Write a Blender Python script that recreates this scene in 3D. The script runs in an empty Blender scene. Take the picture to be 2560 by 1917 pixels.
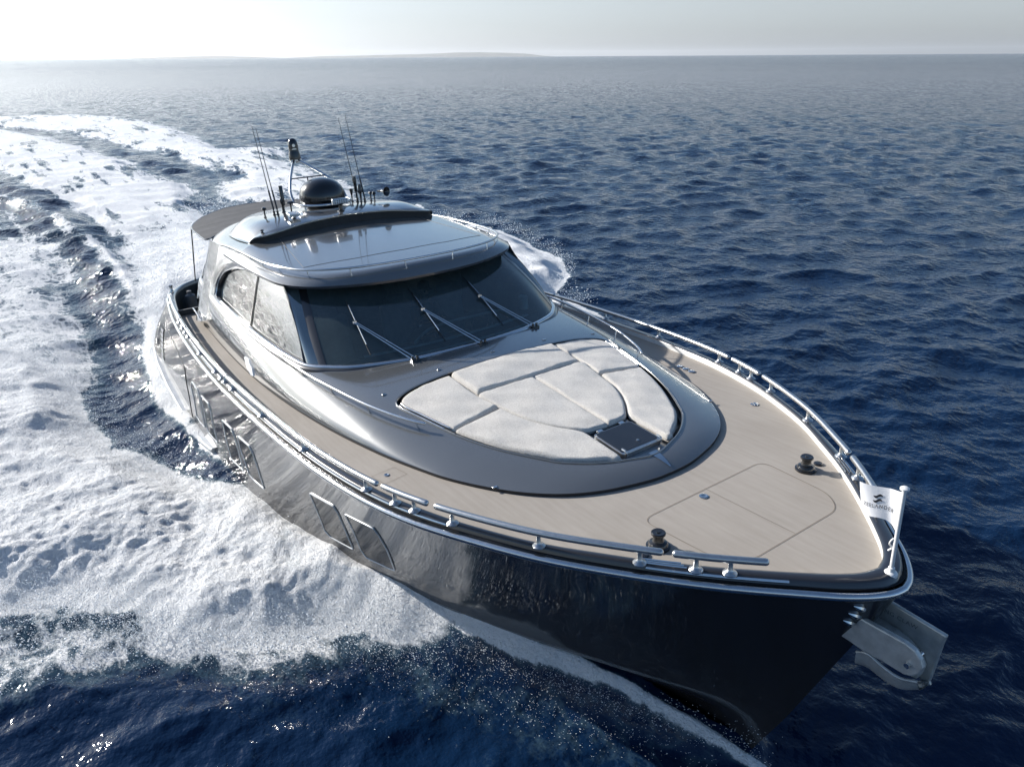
import bpy, bmesh, math
import numpy as np
from mathutils import Matrix, Vector

sc = bpy.context.scene
PI = math.pi
# ---------------------------------------------------------------- camera
cam_d = bpy.data.cameras.new('camera')
cam = bpy.data.objects.new('camera', cam_d)
sc.collection.objects.link(cam)
cam_d.sensor_width = 36.0
cam_d.lens = 25.31
cam_d.clip_start = 0.1
cam_d.clip_end = 90000
CAMLOC = (9.6653, -5.0197, 6.6488)
CR = ((0.571453, -0.336037, 0.748679), (0.820615, 0.240323, -0.518494), (-0.005692, 0.910672, 0.413091))
m = Matrix(CR).to_4x4()
m.translation = Vector(CAMLOC)
cam.matrix_world = m
sc.camera = cam
sc.render.resolution_x, sc.render.resolution_y = 1024, 766
# ---------------------------------------------------------------- sky, sun, exposure
SUN_EL, SUN_AZ = 22.5, -155.0          # degrees, azimuth counter-clockwise from +x
world = bpy.data.worlds.new('World')
sc.world = world
world.use_nodes = True
wn = world.node_tree
sky = wn.nodes.new('ShaderNodeTexSky')
sky.sky_type = 'NISHITA'
sky.sun_disc = False
sky.sun_elevation = math.radians(SUN_EL)
sky.sun_rotation = math.radians(90 - SUN_AZ)
sky.altitude = 0
sky.air_density = 1.0
sky.dust_density = 1.0
sky.ozone_density = 2.0
bg = wn.nodes['Background']
bg.inputs['Strength'].default_value = 0.088
hs = wn.nodes.new('ShaderNodeHueSaturation')          # hazy maritime air: the sky's colour is washed out
tcw = wn.nodes.new('ShaderNodeTexCoord'); sxw = wn.nodes.new('ShaderNodeSeparateXYZ'); mrw = wn.nodes.new('ShaderNodeMapRange')
wn.links.new(tcw.outputs['Generated'], sxw.inputs[0]); wn.links.new(sxw.outputs['Z'], mrw.inputs['Value'])
for i_, v_ in zip(('From Min', 'From Max', 'To Min', 'To Max'), (0.055, 0.17, 0.20, 1.05)): mrw.inputs[i_].default_value = v_
wn.links.new(mrw.outputs['Result'], hs.inputs['Saturation'])
wn.links.new(sky.outputs['Color'], hs.inputs['Color'])
tint = wn.nodes.new('ShaderNodeMix'); tint.data_type = 'RGBA'; tint.blend_type = 'MULTIPLY'
tint.inputs['Factor'].default_value = 1.0
wn.links.new(hs.outputs['Color'], tint.inputs['A']); tint.inputs['B'].default_value = (0.90, 0.98, 1.06, 1)
wn.links.new(tint.outputs['Result'], bg.inputs['Color'])
sd = bpy.data.lights.new('sun', 'SUN')
sd.energy = 5.0
sd.angle = math.radians(0.53)
sd.color = (1.0, 0.96, 0.91)
sun = bpy.data.objects.new('sun', sd)
sc.collection.objects.link(sun)
e, a = math.radians(SUN_EL), math.radians(SUN_AZ)
sv = Vector((math.cos(e) * math.cos(a), math.cos(e) * math.sin(a), math.sin(e)))
sun.rotation_euler = (-sv).to_track_quat('-Z', 'Y').to_euler()
sun.location = (-30, -20, 30)
sc.view_settings.view_transform = 'Standard'
sc.view_settings.look = 'None'
sc.view_settings.exposure = 0.68
sc.view_settings.gamma = 1.0
sc.view_settings.use_curve_mapping = False
sc.cycles.max_bounces = 8
sc.cycles.transmission_bounces = 6
sc.cycles.transparent_max_bounces = 12
sc.cycles.use_denoising = True
sc.cycles.sample_clamp_indirect = 60
sc.cycles.caustics_reflective = False
sc.cycles.caustics_refractive = False
rng = np.random.default_rng(7)

# ---------------------------------------------------------------- materials
def nt(name):
    mt = bpy.data.materials.new(name)
    mt.use_nodes = True
    return mt, mt.node_tree, mt.node_tree.nodes['Principled BSDF']
def setp(p, **k):
    names = dict(base='Base Color', rough='Roughness', metal='Metallic', coat='Coat Weight', coat_rough='Coat Roughness', ior='IOR', trans='Transmission Weight', alpha='Alpha', spec='Specular IOR Level', sheen='Sheen Weight')
    for a_, v in k.items():
        if a_ == 'base' and len(v) == 3: v = (*v, 1)
        p.inputs[names[a_]].default_value = v
def noise(t, scale, detail=3, rough=0.5, vec=None, dist=0.0):
    n = t.nodes.new('ShaderNodeTexNoise')
    n.inputs['Scale'].default_value = scale
    n.inputs['Detail'].default_value = detail
    n.inputs['Roughness'].default_value = rough
    n.inputs['Distortion'].default_value = dist
    if vec is not None: t.links.new(vec, n.inputs['Vector'])
    return n.outputs['Fac']
def coords(t, scale=(1, 1, 1), rot=(0, 0, 0)):
    c = t.nodes.new('ShaderNodeTexCoord')
    mp = t.nodes.new('ShaderNodeMapping')
    mp.inputs['Scale'].default_value = scale
    mp.inputs['Rotation'].default_value = rot
    t.links.new(c.outputs['Object'], mp.inputs['Vector'])
    return mp.outputs['Vector']
def ramp(t, fac, stops):
    r = t.nodes.new('ShaderNodeValToRGB')
    t.links.new(fac, r.inputs['Fac'])
    el = r.color_ramp.elements
    while len(el) < len(stops): el.new(0.5)
    for e_, (p_, c_) in zip(el, stops):
        e_.position = p_
        e_.color = (*c_, 1) if len(c_) == 3 else c_
    return r.outputs['Color']
def maprange(t, v, a0, a1, b0, b1):
    n = t.nodes.new('ShaderNodeMapRange')
    t.links.new(v, n.inputs['Value'])
    for i, x in zip(('From Min', 'From Max', 'To Min', 'To Max'), (a0, a1, b0, b1)): n.inputs[i].default_value = x
    return n.outputs['Result']
def mathn(t, op, x, y=None):
    n = t.nodes.new('ShaderNodeMath'); n.operation = op
    for i, v in enumerate((x, y)):
        if v is None: continue
        if isinstance(v, (int, float)): n.inputs[i].default_value = v
        else: t.links.new(v, n.inputs[i])
    return n.outputs[0]
def bump(t, p, h, dist, strength=1.0, prev=None):
    b = t.nodes.new('ShaderNodeBump')
    b.inputs['Distance'].default_value = dist
    b.inputs['Strength'].default_value = strength
    t.links.new(h, b.inputs['Height'])
    if prev is not None: t.links.new(prev, b.inputs['Normal'])
    if p is not None: t.links.new(b.outputs['Normal'], p.inputs['Normal'])
    return b.outputs['Normal']
def simple(name, base, rough=0.4, metal=0.0, coat=0.0, var=0.12, vscale=6, bumpd=0.0, bscale=200, **k):
    mt, t, p = nt(name)
    setp(p, base=base, rough=rough, metal=metal, coat=coat, coat_rough=0.04, **k)
    v = coords(t)
    f = noise(t, vscale, 4, 0.6, v)
    c = ramp(t, f, [(0.3, tuple(x * (1 - var) for x in base)), (0.7, tuple(min(1, x * (1 + var)) for x in base))])
    t.links.new(c, p.inputs['Base Color'])
    r = maprange(t, noise(t, vscale * 3, 3, 0.5, v), 0.3, 0.7, max(0, rough - 0.04), rough + 0.04)
    t.links.new(r, p.inputs['Roughness'])
    if bumpd: bump(t, p, noise(t, bscale, 3, 0.6, v), bumpd)
    return mt
def paint(name, base, metal, rough, spec=0.5):
    mt, t, p = nt(name)
    p.inputs['Specular IOR Level'].default_value = spec
    setp(p, base=base, rough=rough, metal=metal, coat=1.0, coat_rough=0.02)
    v = coords(t)
    n1 = noise(t, 900, 2, 0.5, v)
    c = ramp(t, n1, [(0.35, tuple(x * 0.82 for x in base)), (0.65, tuple(x * 1.2 for x in base))])
    t.links.new(c, p.inputs['Base Color'])
    b = t.nodes.new('ShaderNodeBump'); b.inputs['Distance'].default_value = 0.002; b.inputs['Strength'].default_value = 0.25
    t.links.new(noise(t, 3.0, 2, 0.4, v), b.inputs['Height'])
    t.links.new(b.outputs['Normal'], p.inputs['Coat Normal'])
    # dried salt film, blotchy
    s = noise(t, 2.2, 6, 0.7, v)
    t.links.new(maprange(t, s, 0.35, 0.75, 0.015, 0.10), p.inputs['Coat Roughness'])
    return mt
M = {}
M['paint'] = paint('metallic_grey_paint', (0.185, 0.190, 0.190), 0.6, 0.21)
M['hull'] = paint('dark_hull_paint', (0.026, 0.025, 0.026), 0.0, 0.35, 0.05)
M['cap'] = paint('cap_paint', (0.026, 0.026, 0.029), 0.3, 0.3)
M['steel'] = simple('stainless_steel', (0.62, 0.62, 0.62), 0.2, 1.0, var=0.05, vscale=12)
M['brushed'] = simple('brushed_steel', (0.55, 0.55, 0.54), 0.32, 1.0, var=0.08, vscale=20, bumpd=0.0004, bscale=90)
M['anchor'] = simple('cast_steel', (0.50, 0.51, 0.49), 0.42, 0.45, var=0.18, vscale=9, bumpd=0.002, bscale=40)
M['black'] = simple('black_gloss', (0.012, 0.012, 0.013), 0.22, 0.0, coat=0.5, var=0.2)
M['rubber'] = simple('black_matt', (0.018, 0.018, 0.02), 0.55, 0.0, var=0.25)
M['white'] = simple('white_gelcoat', (0.72, 0.72, 0.70), 0.25, 0.0, coat=0.6, var=0.04)
M['dark_in'] = simple('dark_interior', (0.040, 0.046, 0.052), 0.6, 0.0, var=0.3)
M['mid_in'] = simple('grey_upholstery', (0.15, 0.175, 0.18), 0.6, 0.0, var=0.2)
M['lite_in'] = simple('pale_trim', (0.42, 0.47, 0.47), 0.5, 0.0, var=0.12)
M['skin'] = simple('skin', (0.42, 0.25, 0.18), 0.5, 0.0, var=0.08)
M['strake'] = simple('pale_grey_trim', (0.40, 0.42, 0.44), 0.4, 0.1, coat=0.3, var=0.12, vscale=4)
M['frame'] = simple('pale_frame', (0.62, 0.64, 0.65), 0.35, 0.2, coat=0.3, var=0.06)
M['canvas'] = simple('dark_canvas', (0.040, 0.041, 0.045), 0.75, 0.0, var=0.25, vscale=3, bumpd=0.002, bscale=60)
M['vinyl'] = simple('grey_vinyl', (0.20, 0.20, 0.20), 0.5, 0.0, var=0.15)
M['lens'] = simple('light_lens', (0.7, 0.75, 0.78), 0.12, 0.0, coat=1.0, var=0.05)
def teak():
    mt, t, p = nt('pale_deck')
    v = coords(t, (0.8, 9, 1))
    v2 = coords(t)
    f1 = noise(t, 2.0, 6, 0.65, v)
    f2 = noise(t, 1.1, 5, 0.6, v2)
    mx = mathn(t, 'ADD', mathn(t, 'MULTIPLY', f1, 0.55), mathn(t, 'MULTIPLY', f2, 0.45))
    c = ramp(t, mx, [(0.30, (0.275, 0.243, 0.206)), (0.5, (0.315, 0.282, 0.243)), (0.68, (0.355, 0.32, 0.278))])
    t.links.new(c, p.inputs['Base Color'])
    setp(p, rough=0.62, spec=0.3)
    bump(t, p, noise(t, 160, 3, 0.6, v2), 0.0015)
    return mt
M['deck'] = teak()
def fabric():
    mt, t, p = nt('bouclé_fabric'.replace('é', 'e'))
    v = coords(t)
    c = ramp(t, mathn(t, 'ADD', mathn(t, 'MULTIPLY', noise(t, 60, 3, 0.8, v), .75), mathn(t, 'MULTIPLY', noise(t, 5, 4, 0.6, v), .25)), [(0.36, (0.52, 0.485, 0.435)), (0.60, (0.72, 0.685, 0.625))])
    t.links.new(c, p.inputs['Base Color'])
    setp(p, rough=0.9, spec=0.15, sheen=0.3)
    n0 = bump(t, None, noise(t, 9, 3, 0.5, v), 0.0012)
    bump(t, p, noise(t, 60, 4, 0.8, v), 0.016, 1.0, n0)
    return mt
M['fabric'] = fabric()
def glass(name, tint, rough=0.0, refl=1.5, film=0.0):
    mt, t, p = nt(name)
    t.nodes.remove(p)
    out = t.nodes['Material Output']
    tr = t.nodes.new('ShaderNodeBsdfTransparent'); tr.inputs[0].default_value = (*tint, 1)
    gl = t.nodes.new('ShaderNodeBsdfGlossy'); gl.inputs['Roughness'].default_value = rough; gl.inputs[0].default_value = (1, 1, 1, 1)
    fr = t.nodes.new('ShaderNodeFresnel'); fr.inputs['IOR'].default_value = refl
    mx = t.nodes.new('ShaderNodeMixShader')
    t.links.new(fr.outputs[0], mx.inputs[0]); t.links.new(tr.outputs[0], mx.inputs[1]); t.links.new(gl.outputs[0], mx.inputs[2])
    v = coords(t)
    di = t.nodes.new('ShaderNodeBsdfDiffuse'); di.inputs[0].default_value = (.36, .50, .53, 1)      # dried salt on the pane, with a teal haze mixed in to lighten it
    m2_ = t.nodes.new('ShaderNodeMixShader'); t.links.new(mx.outputs[0], m2_.inputs[1]); t.links.new(di.outputs[0], m2_.inputs[2])
    t.links.new(maprange(t, noise(t, 1.7, 5, .65, v), .3, .7, film * .8, film * 1.2), m2_.inputs[0])
    t.links.new(m2_.outputs[0], out.inputs['Surface'])
    b = t.nodes.new('ShaderNodeBump'); b.inputs['Distance'].default_value = 0.004; b.inputs['Strength'].default_value = 0.3
    t.links.new(noise(t, 1.5, 3, 0.5, v), b.inputs['Height'])
    t.links.new(b.outputs[0], gl.inputs['Normal']); t.links.new(b.outputs[0], fr.inputs['Normal'])
    return mt
M['glass'] = glass('tinted_glass', (0.55, 0.66, 0.66), 0.0, 1.6, .10)
M['side_glass'] = glass('dark_side_glass', (0.10, 0.12, 0.12), 0.0, 4.0, .03)
M['corner_glass'] = glass('corner_glass', (0.25, 0.30, 0.30), 0.0, 3.6, .16)
M['port_glass'] = simple('porthole_glass', (0.003, 0.0035, 0.0045), 0.07, 0.0, coat=0.0, var=0.1, spec=0.16)
M['seam'] = simple('deck_seam', (0.16, 0.13, 0.10), 0.7)
M['logo'] = simple('navy_print', (0.02, 0.022, 0.03), 0.6)
M['engrave'] = simple('engraved_grey', (0.16, 0.16, 0.16), 0.6)
def flagmat():
    mt, t, p = nt('flag_cloth')
    setp(p, base=(0.82, 0.82, 0.83), rough=0.8, spec=0.2)
    p.inputs['Subsurface Weight'].default_value = 0.0
    v = coords(t)
    bump(t, p, noise(t, 60, 3, 0.6, v), 0.001)
    return mt
M['flag'] = flagmat()

# ---------------------------------------------------------------- frames and helpers
Q4 = Matrix(((0.99863, -0.001013, -0.052316, 0), (0.0, 0.999813, -0.01936, 0), (0.052326, 0.019334, 0.998443, 0), (0, 0, 0, 1)))
Qn = np.array(Q4)[:3, :3]
C = sc.collection
def empty(name, label, cat, group=None, loc=(0, 0, 0)):
    """a thing riding on the yacht: an Empty at its base, turned with the yacht's trim and heel"""
    o = bpy.data.objects.new(name, None); C.objects.link(o)
    o.empty_display_size = 0.2
    o.matrix_world = Q4 @ Matrix.Translation(loc)
    o['label'] = label; o['category'] = cat
    if group: o['group'] = group
    return o
def tag(o, label, cat, group=None):
    o['label'] = label; o['category'] = cat
    if group: o['group'] = group
    return o
def mk(name, V, F, mat, parent=None, smooth=True, normals=None, loc=(0, 0, 0)):
    me = bpy.data.meshes.new(name)
    V = np.asarray(V, dtype=np.float64) - np.asarray(loc)
    me.from_pydata([tuple(v) for v in V], [], [tuple(int(i) for i in f) for f in F])
    me.materials.append(M[mat] if isinstance(mat, str) else mat)
    if smooth: me.polygons.foreach_set('use_smooth', [True] * len(me.polygons))
    me.update()
    if normals is not None:
        me.normals_split_custom_set_from_vertices([tuple(n) for n in normals])
    o = bpy.data.objects.new(name, me); C.objects.link(o)
    if parent is not None: o.parent = parent
    else: o.matrix_world = Q4 @ Matrix.Translation(loc)
    return o
class MB:
    """collects shapes for ONE part"""
    def __init__(s): s.V = []; s.F = []; s.n = 0
    def add(s, V, F):
        V = [tuple(map(float, v)) for v in V]
        s.V += V; s.F += [tuple(int(i) + s.n for i in f) for f in F]; s.n += len(V); return s
    def obj(s, name, mat, parent=None, smooth=True, loc=(0, 0, 0), bevel=0, sharp=35):
        o = mk(name, s.V, s.F, mat, parent, smooth, loc=loc)
        if bevel:
            b = o.modifiers.new('b', 'BEVEL'); b.width = bevel; b.segments = 2; b.limit_method = 'ANGLE'; b.angle_limit = math.radians(35)
        if smooth: o.data.set_sharp_from_angle(angle=math.radians(sharp))
        return o
def grid_faces(n, m, closed=False, flip=False):
    F = []
    for i in range(n - 1):
        for j in range(m if closed else m - 1):
            k = (j + 1) % m
            f = (i * m + j, i * m + k, (i + 1) * m + k, (i + 1) * m + j)
            F.append(f[::-1] if flip else f)
    return F
def tube(P, r, seg=10, cap=True, closed=False):
    P = np.asarray(P, float); n = len(P)
    r = np.broadcast_to(np.asarray(r, float), (n,))
    T = np.roll(P, -1, 0) - np.roll(P, 1, 0) if closed else np.gradient(P, axis=0)
    T /= np.linalg.norm(T, axis=1)[:, None] + 1e-12
    up = np.array([0, 0, 1.0]) if abs(T[0][2]) < 0.9 else np.array([1.0, 0, 0])
    V = []
    A = np.cross(up, T[0]); A /= np.linalg.norm(A)
    for i in range(n):
        A = A - (A @ T[i]) * T[i]; A /= np.linalg.norm(A); B = np.cross(T[i], A)
        for k in range(seg):
            th = 2 * PI * k / seg
            V.append(P[i] + r[i] * (math.cos(th) * A + math.sin(th) * B))
    F = grid_faces(n, seg, True)
    if closed:
        F += [((n - 1) * seg + j, (n - 1) * seg + (j + 1) % seg, (j + 1) % seg, j) for j in range(seg)]
    elif cap:
        F += [tuple(range(seg))[::-1], tuple(range((n - 1) * seg, n * seg))]
    return V, F
def rodcap(P, r, seg=12, k=4):
    """tube with rounded ends"""
    P = np.asarray(P, float)
    d0 = (P[0] - P[1]) / np.linalg.norm(P[0] - P[1]); d1 = (P[-1] - P[-2]) / np.linalg.norm(P[-1] - P[-2])
    a_ = np.linspace(0, PI / 2, k + 1)[1:]
    pre = [P[0] + d0 * r * math.sin(x) for x in a_][::-1]; post = [P[-1] + d1 * r * math.sin(x) for x in a_]
    rr = [r * max(math.cos(x), .05) for x in a_]
    return tube(np.vstack([pre, P, post]), rr[::-1] + [r] * len(P) + rr, seg)
def lathe(prof, c, seg=20, axis=None):
    """prof [(r,z)...] around axis through c"""
    c = np.asarray(c, float)
    ax = np.array([0, 0, 1.0]) if axis is None else np.asarray(axis, float) / np.linalg.norm(axis)
    h_ = np.array([1.0, 0, 0]) if abs(ax[0]) < .9 else np.array([0, 1.0, 0])
    A = np.cross(ax, h_); A /= np.linalg.norm(A); B = np.cross(ax, A)
    V = [c + r * (math.cos(2 * PI * k / seg) * A + math.sin(2 * PI * k / seg) * B) + z * ax for r, z in prof for k in range(seg)]
    F = grid_faces(len(prof), seg, True)
    n = len(prof)
    F += [tuple(range(seg))[::-1], tuple(range((n - 1) * seg, n * seg))]
    return V, F
def box(c, s, R=None):
    c = np.asarray(c, float); s = np.asarray(s, float) / 2
    V = np.array([(x, y, z) for x in (-1, 1) for y in (-1, 1) for z in (-1, 1)]) * s
    if R is not None: V = V @ np.asarray(R).T
    return V + c, [(0, 1, 3, 2), (4, 6, 7, 5), (0, 4, 5, 1), (2, 3, 7, 6), (0, 2, 6, 4), (1, 5, 7, 3)]
def rotz(a_): return np.array([[math.cos(a_), -math.sin(a_), 0], [math.sin(a_), math.cos(a_), 0], [0, 0, 1]])
def roty(a_): return np.array([[math.cos(a_), 0, math.sin(a_)], [0, 1, 0], [-math.sin(a_), 0, math.cos(a_)]])
def seg_dist(P, poly, closed=True):
    """distance from points to polygon boundary, nearest boundary point"""
    A = np.asarray(poly, float); B = np.roll(A, -1, 0)
    if not closed: A, B = A[:-1], B[:-1]
    D = np.full(len(P), 1e9); N = np.zeros((len(P), 2))
    for a_, b_ in zip(A, B):
        d = b_ - a_; L = d @ d
        if L < 1e-14: continue
        t = np.clip(((P - a_) @ d) / L, 0, 1)
        q = a_ + t[:, None] * d
        e_ = np.hypot(*(P - q).T); k = e_ < D
        D[k] = e_[k]; N[k] = q[k]
    return D, N
def inside(P, poly):
    A = np.asarray(poly, float); B = np.roll(A, -1, 0)
    c = np.zeros(len(P), bool); x, y = P[:, 0], P[:, 1]
    for (x0, y0), (x1, y1) in zip(A, B):
        if y0 == y1: continue
        c ^= ((y0 > y) != (y1 > y)) & (x < (x1 - x0) * (y - y0) / (y1 - y0) + x0)
    return c
def patch(outer, holes, res):
    """grid of the polygon's inside with its rim snapped to the outline: (pts2d, faces)"""
    outer = np.asarray(outer, float)
    rx, ry = (res, res) if np.isscalar(res) else res
    lo, hi = outer.min(0) - (rx, ry), outer.max(0) + (rx, ry)
    xs = np.arange(lo[0], hi[0] + rx, rx); ys = np.arange(lo[1], hi[1] + ry, ry)
    X, Y = np.meshgrid(xs, ys, indexing='ij'); P = np.stack([X.ravel(), Y.ravel()], 1)
    ins = inside(P, outer)
    for h_ in holes: ins &= ~inside(P, h_)
    n, m_ = len(xs), len(ys)
    I = ins.reshape(n, m_)
    cell = I[:-1, :-1] | I[1:, :-1] | I[:-1, 1:] | I[1:, 1:]
    used = np.zeros((n, m_), bool)
    used[:-1, :-1] |= cell; used[1:, :-1] |= cell; used[:-1, 1:] |= cell; used[1:, 1:] |= cell
    out = np.where(used.ravel() & ~ins)[0]
    sc_ = np.array([1 / rx, 1 / ry])
    best = np.full(len(out), 1e9); nn = P[out].copy()
    for pl in [outer] + [np.asarray(h_, float) for h_ in holes]:
        d, q = seg_dist(P[out] * sc_, pl * sc_)
        k = d < best; best[k] = d[k]; nn[k] = q[k] / sc_
    P[out] = nn
    # pull very near inner points on to the rim as well
    idx = -np.ones(n * m_, int); u = np.where(used.ravel())[0]; idx[u] = np.arange(len(u))
    ci, cj = np.where(cell)
    a0 = ci * m_ + cj
    F = np.stack([idx[a0], idx[a0 + m_], idx[a0 + m_ + 1], idx[a0 + 1]], 1)
    Pu = P[u]
    # drop collapsed faces
    def ar(i, j, k): return (Pu[j, 0] - Pu[i, 0]) * (Pu[k, 1] - Pu[i, 1]) - (Pu[k, 0] - Pu[i, 0]) * (Pu[j, 1] - Pu[i, 1])
    A = ar(F[:, 0], F[:, 1], F[:, 2]) + ar(F[:, 0], F[:, 2], F[:, 3])
    return Pu, F[A > rx * ry * 1e-3]
def surf(name, outer, holes, res, zf, mat, parent, eps=0.004, flip=False):
    """height field z = zf(x,y) over a polygon, shaded with its true normals"""
    P, F = patch(outer, holes, res)
    z = zf(P[:, 0], P[:, 1])
    zx = (zf(P[:, 0] + eps, P[:, 1]) - zf(P[:, 0] - eps, P[:, 1])) / (2 * eps)
    zy = (zf(P[:, 0], P[:, 1] + eps) - zf(P[:, 0], P[:, 1] - eps)) / (2 * eps)
    N = np.stack([-zx, -zy, np.ones_like(z)], 1); N /= np.linalg.norm(N, axis=1)[:, None]
    V = np.column_stack([P, z])
    if flip: F = F[:, ::-1]; N = -N
    return mk(name, V, F, mat, parent, True, N)
def wall(poly, z0, z1, closed=True, off=0.0):
    """vertical strip along a curve; z0, z1 functions of (x,y)"""
    P = np.asarray(poly, float); n = len(P)
    V = np.vstack([np.column_stack([P, z0(P[:, 0], P[:, 1])]), np.column_stack([P, z1(P[:, 0], P[:, 1])])])
    F = [(i, (i + 1) % n, n + (i + 1) % n, n + i) for i in range(n if closed else n - 1)]
    return V, F
def mirror_close(P):
    """half outline (y<=0 side, from aft centre to forward centre) -> closed outline"""
    P = np.asarray(P, float)
    Qm = P[::-1].copy(); Qm[:, 1] *= -1
    out = np.vstack([P, Qm])
    keep = [0] + [i for i in range(1, len(out)) if np.hypot(*(out[i] - out[i - 1])) > 1e-6]
    out = out[keep]
    if np.hypot(*(out[0] - out[-1])) < 1e-6: out = out[:-1]
    return out
def arclen(P):
    return np.r_[0, np.cumsum(np.linalg.norm(np.diff(P, axis=0), axis=1))]
def offset_curve(P, d):
    """shift an open plan curve to its left by d"""
    P = np.asarray(P, float); T = np.gradient(P, axis=0); T /= np.linalg.norm(T, axis=1)[:, None]
    return P + d * np.stack([-T[:, 1], T[:, 0]], 1)

def offset_closed(P, d):
    """inset a closed outline by d (outline may run either way)"""
    P = np.asarray(P, float); T = np.roll(P, -1, 0) - np.roll(P, 1, 0); T /= np.linalg.norm(T, axis=1)[:, None]
    A = np.sum(P[:, 0] * np.roll(P[:, 1], -1) - np.roll(P[:, 0], -1) * P[:, 1])
    Nn = np.stack([-T[:, 1], T[:, 0]], 1) * (1 if A > 0 else -1)
    return P + Nn * d
def even(P, step):
    P = np.asarray(P, float); Pc = np.vstack([P, P[:1]]); n = int(arclen(Pc)[-1] / step)
    return resample(Pc, n + 1)[:-1]
def surf_ring(name, outer, holes, res, zf, mat, parent, ds, step=.04, eps=.003):
    """like surf(), but its rim is built from even rings so a steep edge stays clean"""
    O = even(outer, step); rings = [offset_closed(O, d) for d in ds]
    P, F = patch(rings[-1], holes, res)
    R2 = np.vstack(rings); n = len(O); k = len(ds)
    A = np.sum(O[:, 0] * np.roll(O[:, 1], -1) - np.roll(O[:, 0], -1) * O[:, 1])
    Fr = grid_faces(k, n, True, flip=A > 0)
    Fr = [f[::-1] for f in Fr]
    XY = np.vstack([R2, P]); F = [tuple(f) for f in Fr] + [tuple(int(i) + len(R2) for i in f) for f in F]
    x, y = XY[:, 0], XY[:, 1]; z = zf(x, y)
    zx = (zf(x + eps, y) - zf(x - eps, y)) / (2 * eps); zy = (zf(x, y + eps) - zf(x, y - eps)) / (2 * eps)
    N = np.stack([-zx, -zy, np.ones_like(z)], 1)
    # on the very rim the outward slope is read just inside it
    for j in range(1):
        xi, yi = rings[1][:, 0] * .5 + rings[0][:, 0] * .5, rings[1][:, 1] * .5 + rings[0][:, 1] * .5
        N[:n, 0] = -(zf(xi + eps, yi) - zf(xi - eps, yi)) / (2 * eps) * 1.3; N[:n, 1] = -(zf(xi, yi + eps) - zf(xi, yi - eps)) / (2 * eps) * 1.3
    N /= np.linalg.norm(N, axis=1)[:, None]
    return mk(name, np.column_stack([XY, z]), F, mat, parent, True, N)

def outward(o, c):
    """turn all faces of an open sheet away from the point c"""
    me = o.data; s = 0.0
    for p_ in me.polygons: s += (p_.center - Vector(c)).dot(p_.normal) * p_.area
    if s < 0: me.flip_normals()
    return o

# ---- measured lines of the hull and windscreen (metres)
SHEER=np.array([(-8.80,0),(-8.72,.7),(-8.5,1.45),(-8.1,2.05),(-7.7,2.32),(-7.08,2.515),(-6.23,2.653),(-5.17,2.785),(-4.2,2.87),(-3.1,2.944),(-2.1,2.99),(-.7,3.02),(.14,3.01),(.94,2.985),(2.07,2.93),(3.04,2.845),(3.92,2.70),(4.55,2.52),(5.3,2.19),(5.87,1.885),(6.5,1.455),(7.0,1.06),(7.47,.625),(7.70,.395),(7.83,.22),(7.89,.10),(7.91,0)])
CHINE=np.array([(-8.75,0,1.0),(-8.72,1.4,1.0),(-8.6,2.5,1.0),(-8.2,2.88,1.0),(-7,2.96,.83),(-6,2.99,.68),(-4,3.02,.5),(-2.4,3.0,.48),(-1,2.92,.45),(0,2.82,.43),(1,2.62,.42),(2,2.36,.4),(3,2.02,.39),(4,1.60,.38),(5,1.10,.38),(6,.58,.40),(6.6,.24,.42),(6.9,.09,.43),(7.08,0,.44)])
def dens(P,n=40):
    P=np.asarray(P,float); out=[]
    m=len(P)
    for i in range(m-1):
        p0=P[max(i-1,0)];p1=P[i];p2=P[i+1];p3=P[min(i+2,m-1)]
        l0=max(np.linalg.norm(p1-p0),1e-6)**.5;l1=max(np.linalg.norm(p2-p1),1e-6)**.5;l2=max(np.linalg.norm(p3-p2),1e-6)**.5
        if i==0:l0=l1
        if i==m-2:l2=l1
        m1=(p2-p1)+l1*l1*0
        d1=((p1-p0)/l0-(p2-p0)/(l0+l1)+(p2-p1)/l1)*l1 if i>0 else (p2-p1)
        d2=((p2-p1)/l1-(p3-p1)/(l1+l2)+(p3-p2)/l2)*l1 if i<m-2 else (p2-p1)
        t=np.linspace(0,1,n,endpoint=False)[:,None]
        out.append((2*t**3-3*t**2+1)*p1+(t**3-2*t**2+t)*d1+(-2*t**3+3*t**2)*p2+(t**3-t**2)*d2)
    out.append(P[-1:])
    return np.vstack(out)
def resample(P,n,s=None):
    P=np.asarray(P,float); L=np.r_[0,np.cumsum(np.linalg.norm(np.diff(P,axis=0),axis=1))]; L/=L[-1]
    if s is None: s=np.linspace(0,1,n)
    return np.stack([np.interp(s,L,P[:,k]) for k in range(P.shape[1])],1)
SH=dens(SHEER); CH=dens(CHINE)
def sheer_z(x): return 2.36+.015*np.asarray(x)
def deck_z(x): return 2.38+.015*np.asarray(x)
_shL=np.r_[0,np.cumsum(np.linalg.norm(np.diff(SH,axis=0),axis=1))]; _shL/=_shL[-1]
_chL=np.r_[0,np.cumsum(np.linalg.norm(np.diff(CH[:,:2],axis=0),axis=1))]; _chL/=_chL[-1]
def hull(u,t):
    """starboard hull side. u 0 stern centre..1 stem, t 0 sheer..1 chine"""
    u=np.asarray(u,float);t=np.asarray(t,float)
    xs=np.interp(u,_shL,SH[:,0]);ys=np.interp(u,_shL,SH[:,1]);zs=sheer_z(xs)
    xc=np.interp(u,_chL,CH[:,0]);yc=np.interp(u,_chL,CH[:,1]);zc=np.interp(u,_chL,CH[:,2])
    w=(1-t)**1.5
    x=xs+(xc-xs)*t; y=yc+(ys-yc)*w; z=zs+(zc-zs)*t
    return np.stack([x,-y,z],-1)
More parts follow.
